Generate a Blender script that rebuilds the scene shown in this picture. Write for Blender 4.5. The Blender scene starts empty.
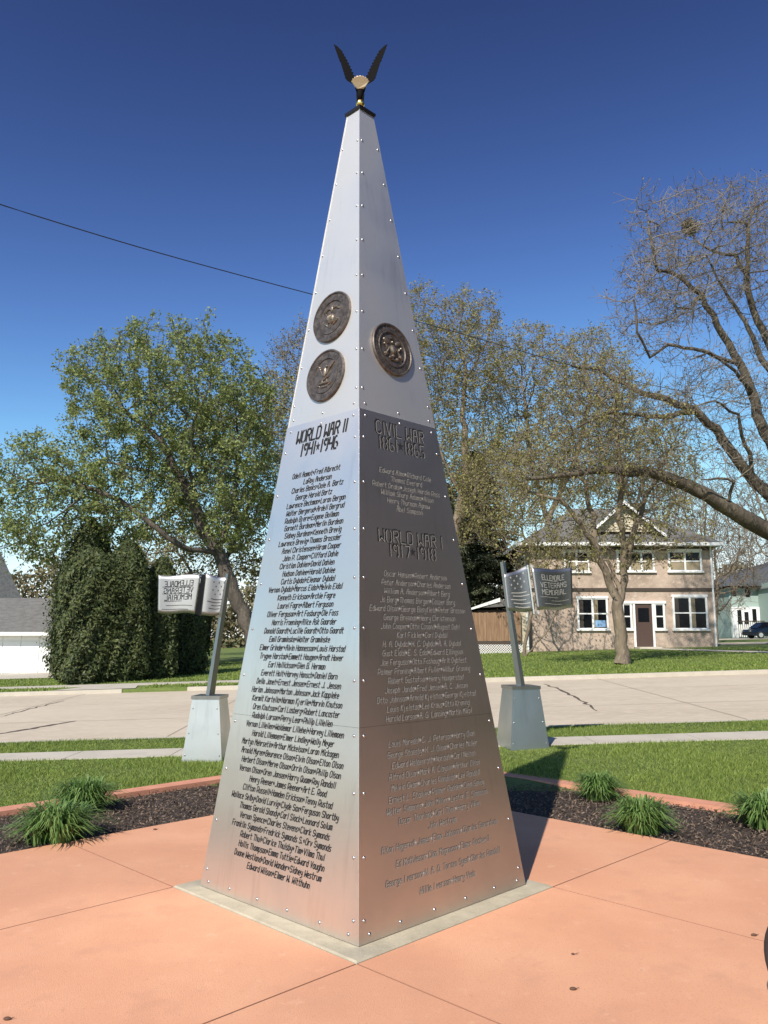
import bpy, bmesh, math, random
import numpy as np
from mathutils import Vector, Matrix
R = math.radians
S = bpy.context.scene
COL = S.collection
random.seed(7)

# ------------------------------------------------------------------ camera model
FPX, PITCH, EYE = 802.0, R(8.72), 1.6
CP, SP = math.cos(PITCH), math.sin(PITCH)
def at(px, py, Y):
    """point at distance Y in front of the viewpoint, seen in direction px,py of the survey photo"""
    u = (px-384)/FPX; v = (512-py)/FPX
    d = (u, CP-v*SP, SP+v*CP); t = Y/d[1]
    return Vector((d[0]*t, Y, EYE+d[2]*t))

# ------------------------------------------------------------------ terrain
GY = [-400, 8.5, 14.0, 25.0, 33, 42, 47, 80, 900]
GZ = [0, 0, 0, .20, .27, .35, .40, .40, .40]
def zt(X, Y):
    g = np.interp(Y, GY, GZ)
    a = np.interp(Y, [8.0, 11.5, 25, 60], [0, .0285, .03, .03])
    return g + a*45*np.tanh(np.asarray(X)/45.0)
RN, RF = 14.0, 25.0          # street edges
def zroad(X, Y):
    return np.interp(Y, [RN, RF], [-.10, .09]) + .0295*45*np.tanh(np.asarray(X)/45.0)

# ------------------------------------------------------------------ object helpers
def tag(o, label=None, cat=None, group=None, kind=None):
    if label: o['label'] = label
    if cat: o['category'] = cat
    if group: o['group'] = group
    if kind: o['kind'] = kind
    return o
def empty(name, label, cat, loc=(0,0,0), group=None, rz=0):
    o = bpy.data.objects.new(name, None); COL.objects.link(o)
    o.empty_display_size = .2
    o.location = loc; o.rotation_euler = (0,0,rz)
    return tag(o, label, cat, group)
def wloc(p):
    v = Vector((0,0,0))
    while p is not None:
        v = v + Vector(p.location); p = p.parent
    return v
def link(name, me, mat, parent=None, smooth=False):
    o = bpy.data.objects.new(name, me); COL.objects.link(o)
    if mat is not None:
        for m in (mat if isinstance(mat, (list,tuple)) else [mat]): me.materials.append(m)
    if parent: o.parent = parent
    if smooth:
        me.polygons.foreach_set('use_smooth', [True]*len(me.polygons))
    return o
class MB:
    """collects shapes in one mesh"""
    def __init__(s): s.v=[]; s.f=[]; s.m=[]
    def add(s, vs, fs, mi=0):
        b=len(s.v); s.v += [tuple(v) for v in vs]
        s.f += [tuple(i+b for i in f) for f in fs]; s.m += [mi]*len(fs)
    def box(s, x0,x1,y0,y1,z0,z1, mi=0):
        s.add([(x0,y0,z0),(x1,y0,z0),(x1,y1,z0),(x0,y1,z0),(x0,y0,z1),(x1,y0,z1),(x1,y1,z1),(x0,y1,z1)],
              [(3,2,1,0),(4,5,6,7),(0,1,5,4),(1,2,6,5),(2,3,7,6),(3,0,4,7)], mi)
    def hexa(s, b, t, mi=0):   # bottom ring, top ring (any n)
        n=len(b)
        s.add(list(b)+list(t), [tuple(range(n-1,-1,-1)), tuple(range(n,2*n))]+[(i,(i+1)%n,n+(i+1)%n,n+i) for i in range(n)], mi)
    def tube(s, pts, rs, k=8, mi=0, cap=True):
        pts=[Vector(p) for p in pts]
        if not hasattr(rs,'__len__'): rs=[rs]*len(pts)
        vs=[]; 
        for i,p in enumerate(pts):
            d=(pts[min(i+1,len(pts)-1)]-pts[max(i-1,0)]).normalized()
            ref=Vector((0,1,0.05)) if abs(d.y)<.9 else Vector((1,0,0))
            a=d.cross(ref).normalized(); b=d.cross(a)
            for j in range(k):
                t=2*math.pi*j/k; vs.append(p+(a*math.cos(t)+b*math.sin(t))*rs[i])
        fs=[(i*k+j, i*k+(j+1)%k, (i+1)*k+(j+1)%k, (i+1)*k+j) for i in range(len(pts)-1) for j in range(k)]
        if cap: fs += [tuple(range(k-1,-1,-1)), tuple(range((len(pts)-1)*k, len(pts)*k))]
        s.add(vs, fs, mi)
    def ball(s, c, r, nu=12, nv=8, sc=(1,1,1), mi=0):
        vs=[]; fs=[]
        for i in range(nv+1):
            th=math.pi*i/nv
            for j in range(nu):
                ph=2*math.pi*j/nu
                vs.append((c[0]+r*sc[0]*math.sin(th)*math.cos(ph), c[1]+r*sc[1]*math.sin(th)*math.sin(ph), c[2]+r*sc[2]*math.cos(th)))
        for i in range(nv):
            for j in range(nu): fs.append((i*nu+j,(i+1)*nu+j,(i+1)*nu+(j+1)%nu,i*nu+(j+1)%nu))
        s.add(vs,fs,mi)
    def build(s, name, mat, parent=None, smooth=False, world=True):
        me=bpy.data.meshes.new(name)
        off = wloc(parent) if (parent and world) else Vector((0,0,0))
        me.from_pydata([(v[0]-off.x,v[1]-off.y,v[2]-off.z) for v in s.v],[],s.f)
        if isinstance(mat,(list,tuple)): me.polygons.foreach_set('material_index', s.m)
        me.update()
        return link(name, me, mat, parent, smooth)
def np_mesh(name, V, F, mat, parent=None, world=True, smooth=False):
    """F: list of (n,k) int arrays"""
    off = np.array(wloc(parent)) if (parent and world) else np.zeros(3)
    me=bpy.data.meshes.new(name); V=np.asarray(V,dtype=np.float32)-off.astype(np.float32)
    me.vertices.add(len(V)); me.vertices.foreach_set('co', V.ravel())
    F=[np.asarray(f,dtype=np.int32) for f in F if len(f)]
    loops=np.concatenate([f.ravel() for f in F]); tot=np.concatenate([np.full(len(f),f.shape[1],dtype=np.int32) for f in F])
    st=np.concatenate([[0],np.cumsum(tot)[:-1]]).astype(np.int32)
    me.loops.add(len(loops)); me.loops.foreach_set('vertex_index', loops)
    me.polygons.add(len(tot)); me.polygons.foreach_set('loop_start', st); me.polygons.foreach_set('loop_total', tot)
    me.update(calc_edges=True); me.validate()
    return link(name, me, mat, parent, smooth)
def copy_tree(o, parent=None):
    c=o.copy(); COL.objects.link(c)
    if parent: c.parent=parent
    for ch in list(o.children): copy_tree(ch, c)
    return c

# ------------------------------------------------------------------ materials
def mat(name, col, rough=.8, metal=0, noise=None, bump=None, spec=.5, stretch=(1,1,1), extra=None):
    """noise=(scale, other colour, lo, hi); bump=(scale, strength, distance)"""
    m=bpy.data.materials.new(name); m.use_nodes=True; nt=m.node_tree; N=nt.nodes; L=nt.links
    p=N['Principled BSDF']; p.inputs['Base Color'].default_value=(*col,1)
    p.inputs['Roughness'].default_value=rough; p.inputs['Metallic'].default_value=metal
    p.inputs['Specular IOR Level'].default_value=spec
    tc=N.new('ShaderNodeTexCoord'); mp=N.new('ShaderNodeMapping'); L.new(tc.outputs['Object'],mp.inputs['Vector'])
    mp.inputs['Scale'].default_value=stretch
    src=None
    layers = noise if isinstance(noise, list) else ([noise] if noise else [])
    for (sc,c2,lo,hi) in layers:
        n=N.new('ShaderNodeTexNoise'); n.inputs['Scale'].default_value=sc; n.inputs['Detail'].default_value=6; n.inputs['Roughness'].default_value=.6
        L.new(mp.outputs[0],n.inputs['Vector'])
        r=N.new('ShaderNodeMapRange'); r.inputs['From Min'].default_value=lo; r.inputs['From Max'].default_value=hi
        L.new(n.outputs['Fac'],r.inputs['Value'])
        x=N.new('ShaderNodeMix'); x.data_type='RGBA'; L.new(r.outputs[0],x.inputs['Factor'])
        if src is None: x.inputs['A'].default_value=(*col,1)
        else: L.new(src,x.inputs['A'])
        x.inputs['B'].default_value=(*c2,1); src=x.outputs['Result']
    if src is not None: L.new(src,p.inputs['Base Color'])
    if bump:
        n=N.new('ShaderNodeTexNoise'); n.inputs['Scale'].default_value=bump[0]; n.inputs['Detail'].default_value=5
        L.new(mp.outputs[0],n.inputs['Vector'])
        b=N.new('ShaderNodeBump'); b.inputs['Strength'].default_value=bump[1]; b.inputs['Distance'].default_value=bump[2]
        L.new(n.outputs['Fac'],b.inputs['Height']); L.new(b.outputs[0],p.inputs['Normal'])
    return m
def leafmat(name, c1, c2, trans=.35, rough=.6):
    m=bpy.data.materials.new(name); m.use_nodes=True; nt=m.node_tree; N=nt.nodes; L=nt.links
    p=N['Principled BSDF']; p.inputs['Roughness'].default_value=rough; p.inputs['Specular IOR Level'].default_value=.3
    g=N.new('ShaderNodeNewGeometry'); x=N.new('ShaderNodeMix'); x.data_type='RGBA'
    x.inputs['A'].default_value=(*c1,1); x.inputs['B'].default_value=(*c2,1)
    L.new(g.outputs['Random Per Island'],x.inputs['Factor']); L.new(x.outputs['Result'],p.inputs['Base Color'])
    t=N.new('ShaderNodeBsdfTranslucent'); L.new(x.outputs['Result'],t.inputs['Color'])
    ms=N.new('ShaderNodeMixShader'); ms.inputs[0].default_value=trans
    L.new(p.outputs[0],ms.inputs[1]); L.new(t.outputs[0],ms.inputs[2]); L.new(ms.outputs[0],N['Material Output'].inputs['Surface'])
    return m
M={}
M['plaza']=mat('stained concrete',(.63,.31,.18),.75,0,[(1.3,(.68,.355,.21),.4,.65),(.45,(.56,.27,.155),.46,.68),(3.5,(.56,.28,.17),.54,.76),(9,(.70,.39,.25),.6,.78),(22,(.52,.255,.16),.62,.78),(90,(.50,.23,.14),.54,.75)],(140,.5,.004))
M['curb_red']=mat('curb concrete',(.60,.27,.17),.8,0,[(5,(.5,.22,.14),.4,.7)],(60,.4,.006))
M['joint']=mat('joint dirt',(.33,.155,.095),.95)
M['pad']=mat('pad concrete',(.42,.37,.27),.85,0,[(6,(.33,.29,.21),.4,.65),(120,(.52,.46,.36),.55,.75)],(70,.4,.006))
M['walk']=mat('sidewalk concrete',(.50,.45,.37),.85,0,[(2,(.42,.38,.31),.4,.7)],(60,.3,.005))
M['road']=mat('street concrete',(.52,.44,.335),.9,0,[(.35,(.45,.375,.28),.4,.62),(1.7,(.43,.36,.27),.55,.75),(9,(.56,.475,.37),.45,.7)],(40,.3,.006),stretch=(.4,1,1))
M['road_joint']=mat('street joint sealant',(.30,.25,.19),.9)
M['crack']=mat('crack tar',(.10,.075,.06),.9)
M['dirt']=mat('lawn soil',(.055,.075,.018),.95,0,[(3,(.085,.11,.028),.4,.6)])
M['lawn']=mat('lawn grass',(.13,.175,.035),.9,0,[(.5,(.17,.21,.045),.4,.65),(14,(.09,.13,.028),.45,.7)],(120,.8,.03))
M['soil']=mat('mulch soil',(.06,.042,.03),.95,0,(20,(.03,.02,.015),.4,.6),(50,.8,.02))
M['mulch']=leafmat('mulch chips',(.045,.030,.021),(.24,.17,.125),0,.9)
M['blade']=leafmat('grass blades',(.12,.19,.028),(.30,.36,.085),.3)
M['lily']=leafmat('lily leaves',(.07,.145,.03),(.22,.32,.10),.3,.45)
ANI=.67
def metal(name, base, rough, metallic, base2=None, aniso=0, tan=None):
    m=mat(name, base, rough, metallic, None, None)
    nt=m.node_tree; N=nt.nodes; L=nt.links; p=N['Principled BSDF']
    tc=[n for n in N if n.type=='TEX_COORD'][0]
    mp=N.new('ShaderNodeMapping'); mp.inputs['Scale'].default_value=(2,2,140); L.new(tc.outputs['Object'],mp.inputs['Vector'])
    n=N.new('ShaderNodeTexNoise'); n.inputs['Scale'].default_value=4; n.inputs['Detail'].default_value=3; L.new(mp.outputs[0],n.inputs['Vector'])
    n2=N.new('ShaderNodeTexNoise'); n2.inputs['Scale'].default_value=1.6; n2.inputs['Detail'].default_value=5; L.new(tc.outputs['Object'],n2.inputs['Vector'])
    r=N.new('ShaderNodeMapRange'); r.inputs['From Min'].default_value=.3; r.inputs['From Max'].default_value=.7
    r.inputs['To Min'].default_value=rough-.04; r.inputs['To Max'].default_value=rough+.07
    L.new(n2.outputs['Fac'],r.inputs['Value']); L.new(r.outputs[0],p.inputs['Roughness'])
    x=N.new('ShaderNodeMix'); x.data_type='RGBA'; x.inputs['A'].default_value=(*base,1)
    b2=base2 or tuple(c*.80 for c in base); x.inputs['B'].default_value=(*b2,1)
    r2=N.new('ShaderNodeMapRange'); r2.inputs['From Min'].default_value=.42; r2.inputs['From Max'].default_value=.75
    L.new(n2.outputs['Fac'],r2.inputs['Value']); mp4=N.new('ShaderNodeMapping'); mp4.inputs['Scale'].default_value=(16,16,.9); L.new(tc.outputs['Object'],mp4.inputs['Vector'])
    n4=N.new('ShaderNodeTexNoise'); n4.inputs['Scale'].default_value=1.0; n4.inputs['Detail'].default_value=6; n4.inputs['Roughness'].default_value=.65; L.new(mp4.outputs[0],n4.inputs['Vector'])
    r4=N.new('ShaderNodeMapRange'); r4.inputs['From Min'].default_value=.5; r4.inputs['From Max'].default_value=.8; r4.inputs['To Max'].default_value=.9; L.new(n4.outputs['Fac'],r4.inputs['Value'])
    mx=N.new('ShaderNodeMath'); mx.operation='MAXIMUM'; L.new(r2.outputs[0],mx.inputs[0]); L.new(r4.outputs[0],mx.inputs[1])
    L.new(mx.outputs[0],x.inputs['Factor']); L.new(x.outputs['Result'],p.inputs['Base Color'])
    b=N.new('ShaderNodeBump'); b.inputs['Strength'].default_value=.06; b.inputs['Distance'].default_value=.002
    L.new(n.outputs['Fac'],b.inputs['Height'])
    n3=N.new('ShaderNodeTexNoise'); n3.inputs['Scale'].default_value=2.2; n3.inputs['Detail'].default_value=1; L.new(tc.outputs['Object'],n3.inputs['Vector'])
    b3=N.new('ShaderNodeBump'); b3.inputs['Strength'].default_value=.15; b3.inputs['Distance'].default_value=.03
    L.new(n3.outputs['Fac'],b3.inputs['Height']); L.new(b.outputs[0],b3.inputs['Normal'])
    L.new(b3.outputs[0],p.inputs['Normal'])
    if aniso:
        tg=N.new('ShaderNodeCombineXYZ'); tg.inputs[0].default_value,tg.inputs[1].default_value,tg.inputs[2].default_value=tan; L.new(tg.outputs[0],p.inputs['Tangent'])
        p.inputs['Anisotropic'].default_value=abs(aniso); p.inputs['Anisotropic Rotation'].default_value=0 if aniso>0 else .25
    return m
M['steel_low']=metal('brushed steel sheet',(.76,.70,.645),.37,.95,None,ANI,(.715,-.699,0))
M['steel_low_side']=metal('brushed steel sheet side',(.76,.70,.645),.385,.95,None,-.45,(.70,.714,0))
M['steel_up']=metal('matte aluminium sheet',(.80,.765,.72),.55,.97)
M['steel_base']=metal('flag base steel',(.62,.60,.57),.34,1.0)
M['flagmetal']=metal('flag sheet steel',(.54,.52,.50),.40,1.0)
M['pole']=metal('pole steel',(.40,.39,.37),.4,1.0)
M['core']=mat('dark inner steel',(.08,.08,.085),.6,.5)
M['hole']=mat('cut opening',(.012,.012,.014),.9)  # flat dark fill; the shade inside the cut openings is painted
M['cutedge']=mat('bright cut edge',(.50,.48,.43),.5,.3)  # pale fill paints light on cut edges and seen through flag openings
M['rivet']=mat('steel rivet',(.45,.45,.46),.3,1)
M['bronze']=mat('bronze relief',(.15,.125,.11),.5,.6,(30,(.08,.066,.057),.4,.6),(120,.5,.003))
M['bronze_hi']=mat('worn bronze',(.30,.25,.20),.42,.7,(30,(.16,.13,.10),.4,.6))
M['cap']=mat('bronze cap',(.05,.042,.04),.4,.8)
M['feather']=mat('dark bronze feathers',(.005,.004,.004),.8,0,None,(90,.6,.004),spec=.12)
M['gold']=mat('gold leaf',(.80,.55,.18),.28,1)
M['tail']=mat('pale gilded tail',(.48,.38,.25),.45,.5)
M['white']=mat('white paint',(.78,.78,.75),.55,0,(3,(.68,.68,.66),.45,.7))
M['siding_w']=mat('white siding',(.80,.80,.78),.6)
M['shingle']=mat('grey shingles',(.155,.15,.14),.9,0,[(3,(.11,.105,.10),.4,.6),(25,(.23,.22,.21),.5,.7)],(30,.6,.03),stretch=(1,1,3))
M['shingle_d']=mat('dark shingles',(.065,.07,.075),.9,0,(6,(.10,.10,.105),.4,.6),(30,.5,.03))
M['stucco']=mat('tan stucco',(.47,.36,.28),.9,0,[(.7,(.33,.25,.195),.45,.62),(6,(.55,.43,.34),.5,.7)],(25,.8,.03))
M['cream']=mat('cream siding',(.55,.48,.35),.8,0,(2,(.46,.40,.29),.4,.6))
M['trim']=mat('white trim',(.78,.77,.74),.6)
M['belt']=mat('dark belt board',(.06,.045,.035),.8)
M['door']=mat('brown door',(.07,.04,.03),.6)
M['glass']=mat('window glass',(.008,.009,.011),.12,0,spec=.18)
M['blind']=mat('tan blind',(.30,.24,.15),.7)
M['bluesign']=mat('blue window sign',(.25,.42,.65),.5)
M['fence']=mat('cedar fence',(.20,.115,.065),.85,0,(2.5,(.30,.19,.11),.4,.65),stretch=(4,1,.4))
M['green']=mat('pale green siding',(.30,.38,.34),.7)
M['bark']=mat('grey brown bark',(.20,.155,.105),.9,0,[(2.5,(.13,.10,.07),.4,.6),(9,(.27,.215,.155),.5,.7)],(14,.9,.04),stretch=(1,1,.35))
M['bark_d']=mat('dark bark',(.10,.08,.062),.9,0,[(3,(.06,.05,.04),.4,.6),(10,(.15,.125,.095),.5,.7)],(14,.9,.04),stretch=(1,1,.35))
M['bark_c']=mat('cottonwood bark',(.085,.067,.045),.9,0,[(1.5,(.17,.14,.095),.5,.68),(8,(.045,.036,.026),.45,.7)],(8,1,.06),stretch=(1,1,.5))
M['bark_p']=mat('pale twig bark',(.24,.205,.16),.85,0,(.6,(.13,.105,.08),.42,.6))
M['leaf_g']=leafmat('young green leaves',(.13,.165,.045),(.32,.36,.13),.35)
M['leaf_y']=leafmat('budding leaves',(.18,.16,.055),(.36,.32,.125),.35)
M['leaf_b']=leafmat('brown buds',(.13,.105,.055),(.23,.20,.11),.25)
M['cedar']=leafmat('cedar sprays',(.025,.038,.013),(.11,.13,.042),.12)
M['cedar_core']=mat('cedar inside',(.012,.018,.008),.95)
M['spruce']=leafmat('spruce needles',(.035,.048,.022),(.12,.13,.07),.1)
M['tyre']=mat('black rubber',(.02,.02,.02),.6)
M['chrome']=mat('chrome',(.7,.7,.68),.2,1)
M['carpaint']=mat('dark car paint',(.012,.018,.028),.15,.2)
M['cable']=mat('cable rubber',(.02,.02,.02),.6)
M['debris']=mat('dry seed',(.10,.05,.03),.8)
M['nest']=leafmat('dry nest leaves',(.16,.13,.07),(.30,.24,.14),.1)

# ------------------------------------------------------------------ ground
def grid(name, xs, ys, zf, m, kind='structure', parent=None):
    xs=np.array(xs,float); ys=np.array(ys,float)
    X,Y=np.meshgrid(xs,ys); Z=zf(X,Y); V=np.stack([X,Y,Z],-1).reshape(-1,3)
    nx=len(xs); i=np.arange(len(ys)-1)[:,None]*nx+np.arange(nx-1)[None]; i=i.ravel()
    F=np.stack([i,i+1,i+nx+1,i+nx],-1)
    o=np_mesh(name,V,[F],m,parent)
    if kind: tag(o,kind=kind)
    return o
XS=np.concatenate([[-600,-300,-120],np.arange(-60,61,2.0),[120,300,600]])
def zlawn(X,Y):
    z=zt(X,Y)
    z=np.where((Y>RN-.02)&(Y<RF+.02), zroad(X,Y)-.06, z)
    z=np.where((Y<9.2),z-.06+.06*np.clip((Y-8.6)/.6,0,1),z)
    return z
YS=np.concatenate([[-60,-20,-5,0,3,6,8.5,8.7,9.0,9.25,10,11,11.5,12,13,RN-.03,RN,],np.linspace(RN+1,RF-1,6),[RF,RF+.03,26,28,30,33,36,39,42,44.5,47,52,60,70,80,110,160,300,800]])
grid('lawn',XS,YS,zlawn,M['lawn'])
XR=np.arange(-120,121,2.0)
grid('street',XR,[RN+.0]+list(np.linspace(RN+.5,RF-.5,8))+[RF],zroad,M['road'])
# kerbs of the street : solid strips
def strip(name, y0, y1, ztop, zbot, m, xs=XR, gap=None):
    b=MB()
    for a,c in zip(xs[:-1],xs[1:]):
        if gap and gap(a,c): continue
        b.hexa([(a,y0,zbot(a,y0)),(c,y0,zbot(c,y0)),(c,y1,zbot(c,y1)),(a,y1,zbot(a,y1))],
               [(a,y0,ztop(a,y0)),(c,y0,ztop(c,y0)),(c,y1,ztop(c,y1)),(a,y1,ztop(a,y1))])
    return tag(b.build(name,m),kind='structure')
fz=lambda d:(lambda X,Y:float(zt(X,Y))+d)
strip('kerb_near',RN-.15,RN+.0,fz(.006),fz(-.3),M['walk'])
strip('kerb_far',RF+.0,RF+.16,fz(.008),lambda X,Y:float(zroad(X,Y))-.1,M['walk'],gap=lambda a,c: -10.0<a<-7.5)
# near sidewalk with joints, runs across behind the plaza
b=MB()
for i in range(-34,35):
    x0=i*1.5; x1=x0+1.488
    for q in range(1):
        y0=11.62+.0*x0; y1=12.42
        b.hexa([(x0,y0,float(zt(x0,y0))-.05),(x1,y0,float(zt(x1,y0))-.05),(x1,y1,float(zt(x1,y1))-.05),(x0,y1,float(zt(x0,y1))-.05)],
               [(x0,y0,float(zt(x0,y0))+.012),(x1,y0,float(zt(x1,y0))+.012),(x1,y1,float(zt(x1,y1))+.012),(x0,y1,float(zt(x0,y1))+.012)])
tag(b.build('sidewalk',M['walk']),kind='structure')
# sidewalk on the far side of the street, left half, apron and driveways
b=MB()
for i in range(-30,34):
    x0=i*1.5; x1=x0+1.488; y0,y1=26.7,27.8
    b.hexa([(x0,y0,float(zt(x0,y0))-.05),(x1,y0,float(zt(x1,y0))-.05),(x1,y1,float(zt(x1,y1))-.05),(x0,y1,float(zt(x0,y1))-.05)],
           [(x0,y0,float(zt(x0,y0))+.012),(x1,y0,float(zt(x1,y0))+.012),(x1,y1,float(zt(x1,y1))+.012),(x0,y1,float(zt(x0,y1))+.012)])
    if x0>-3: break
tag(b.build('sidewalk_far',M['walk']),kind='structure')
def patch(name,pts,m,dz=.016,n=12):
    """pts: quad (x,y)*4; draped on the terrain"""
    V=[];F=[]
    p=[np.array(q,float) for q in pts]
    for i in range(n+1):
        for j in range(5):
            s=i/n;t=j/4
            q=(p[0]*(1-s)+p[3]*s)*(1-t)+(p[1]*(1-s)+p[2]*s)*t
            V.append((q[0],q[1],float(zlawn(q[0],q[1]))+dz))
    for i in range(n):
        for j in range(4):
            a=i*5+j; F.append((a,a+1,a+6,a+5))
    me=bpy.data.meshes.new(name); me.from_pydata(V,[],F); o=link(name,me,m); return tag(o,kind='structure')
patch('apron',[(-10.2,RF+.05),(-7.6,RF+.05),(-8.0,26.68),(-9.6,26.68)],M['walk'],.02)
patch('driveway_left',[(-30,33.0),(-13.2,33.0),(-14.0,37.9),(-30,37.9)],M['walk'])
patch('house_path',[(20.2,RF+.3),(21.6,RF+.3),(15.6,46.5),(14.4,46.5)],M['walk'],.02)
patch('side_street',[(20.4,50),(60,50),(60,56.5),(20.4,56.5)],M['road'],.02)
patch('driveway_right',[(24,70),(60,70),(60,78),(24,78)],M['walk'],.02)

# cracks in the street and one wider dark streak at the left
def dark_line(pts,w,seed):
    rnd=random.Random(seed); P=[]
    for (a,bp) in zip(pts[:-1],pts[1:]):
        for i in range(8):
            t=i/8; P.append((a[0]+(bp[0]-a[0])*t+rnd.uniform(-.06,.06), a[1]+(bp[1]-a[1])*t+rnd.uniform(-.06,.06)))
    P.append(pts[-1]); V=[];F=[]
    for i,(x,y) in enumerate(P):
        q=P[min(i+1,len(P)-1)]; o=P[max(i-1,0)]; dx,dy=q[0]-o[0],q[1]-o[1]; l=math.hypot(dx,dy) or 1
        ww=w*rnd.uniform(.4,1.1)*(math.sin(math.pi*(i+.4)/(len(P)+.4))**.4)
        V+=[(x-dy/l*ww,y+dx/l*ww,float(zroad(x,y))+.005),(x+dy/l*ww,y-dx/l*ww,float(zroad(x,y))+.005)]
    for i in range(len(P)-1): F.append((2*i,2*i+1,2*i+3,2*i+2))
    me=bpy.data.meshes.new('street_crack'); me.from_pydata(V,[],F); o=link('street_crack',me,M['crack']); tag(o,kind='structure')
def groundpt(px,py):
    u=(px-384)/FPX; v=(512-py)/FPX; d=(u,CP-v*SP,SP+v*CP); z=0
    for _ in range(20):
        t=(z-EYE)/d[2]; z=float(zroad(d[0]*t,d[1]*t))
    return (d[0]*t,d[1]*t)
dark_line([groundpt(0,717),groundpt(30,709),groundpt(64,701)],.035,1)
dark_line([groundpt(-8,735),groundpt(30,729),groundpt(76,721)],.075,2)  # wider dark streak at the left
dark_line([groundpt(545,684),groundpt(560,690),groundpt(580,700),groundpt(597,711)],.045,3)
for yy in (17.7,21.4):
    b=MB()
    for a,c in zip(XR[:-1],XR[1:]):
        b.add([(a,yy,float(zroad(a,yy))+.004),(c,yy,float(zroad(c,yy))+.004),(c,yy+.02,float(zroad(c,yy))+.004),(a,yy+.02,float(zroad(a,yy))+.004)],[(0,1,2,3)])
    tag(b.build('street_joint',M['road_joint']),kind='structure')

for k in range(-8,9):
    xx_=k*5.2+1.3; b=MB(); ys=np.linspace(RN+.05,RF-.05,9)
    for a,c in zip(ys[:-1],ys[1:]):
        b.add([(xx_,a,float(zroad(xx_,a))+.004),(xx_+.025,a,float(zroad(xx_,a))+.004),(xx_+.025,c,float(zroad(xx_,c))+.004),(xx_,c,float(zroad(xx_,c))+.004)],[(0,1,2,3)])
    tag(b.build('street_joint',M['road_joint']),kind='structure')
# ------------------------------------------------------------------ plaza
CX,CY=-.135,5.46
q2=math.sqrt(.5)
def uv(u,v): return (CX+(u-v)*q2, CY+(u+v)*q2)      # u: back-right, v: back-left
PADH=.862
bed_v0,bed_v1=2.47,3.86      # left bed
def bedu0(v): return 2.55+.10*(-v)*.9 if v<0 else 2.55
cuts_u=[-9,-4.2,-PADH,PADH,2.52]; cuts_v=[-9,-4.2,-PADH,PADH,2.47]
g=.0035
M['plaza_slab']=M['plaza']
b=MB()
def bev_slab(u0,u1,v0,v1,z0,z1,bv=.002):
    bot=[uv(u0,v0),uv(u1,v0),uv(u1,v1),uv(u0,v1)]
    mid=bot; top=[uv(u0+bv,v0+bv),uv(u1-bv,v0+bv),uv(u1-bv,v1-bv),uv(u0+bv,v1-bv)]
    vs=[(*p,z0) for p in bot]+[(*p,z1-bv*.5) for p in mid]+[(*p,z1) for p in top]
    b.add(vs,[(8,9,10,11)],0); b.add(vs,[(i,(i+1)%4,4+(i+1)%4,4+i) for i in range(4)]+[(4+i,4+(i+1)%4,8+(i+1)%4,8+i) for i in range(4)],1)
for i in range(len(cuts_u)-1):
    for j in range(len(cuts_v)-1):
        if i==2 and j==2: continue
        bev_slab(cuts_u[i]+g,cuts_u[i+1]-g,cuts_v[j]+g,cuts_v[j+1]-g,-.1,0)
# slabs run on under the line of the right bed edge
tag(b.build('plaza',[M['plaza'],M['joint']]),kind='structure')
b=MB(); P4=[uv(-9,-9),uv(2.5,-9),uv(2.5,2.45),uv(-9,2.45)]
b.add([(*p,-.022) for p in P4],[(0,1,2,3)])
tag(b.build('plaza_joint_bed',M['joint']),kind='structure')
# beds: L shape following u>2.52 or v>2.47 ; kerb outside
b=MB()
def quadz(pts,z): b.add([(*uv(*p),z) for p in pts],[(0,1,2,3)])
quadz([(2.524,-9),(4.12,-9),(4.0,3.86),(2.524,3.86)],-.028)
quadz([(-9,2.474),(2.524,2.474),(2.524,3.86),(-9,3.86)],-.028)
tag(b.build('mulch_bed_soil',M['soil']),kind='structure')
b=MB()
def prism(pts,z0,z1): b.hexa([(*uv(*p),z0) for p in pts],[(*uv(*p),z1) for p in pts])
prism([(4.0,-2.6),(4.21,-2.6),(4.05,4.07),(3.84,3.86)],-.15,.022)
prism([(4.165,-9),(4.375,-9),(4.215,-2.61),(4.005,-2.61)],-.15,.022)
for k in range(4):
    a0=-9+k*3.21; a1=a0+3.2
    prism([(a0,3.86),(a1,3.86),(a1,4.06),(a0,4.06)],-.15,.022)
o=b.build('garden_edging',M['curb_red']); tag(o,kind='structure')
def inv(x,y):
    dx,dy=x-CX,y-CY; return ((dx+dy)*q2, (-dx+dy)*q2)
def in_bed(x,y):
    u,v=inv(x,y); return (u>2.53 or v>2.48) and u<3.86 and v<3.84
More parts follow.
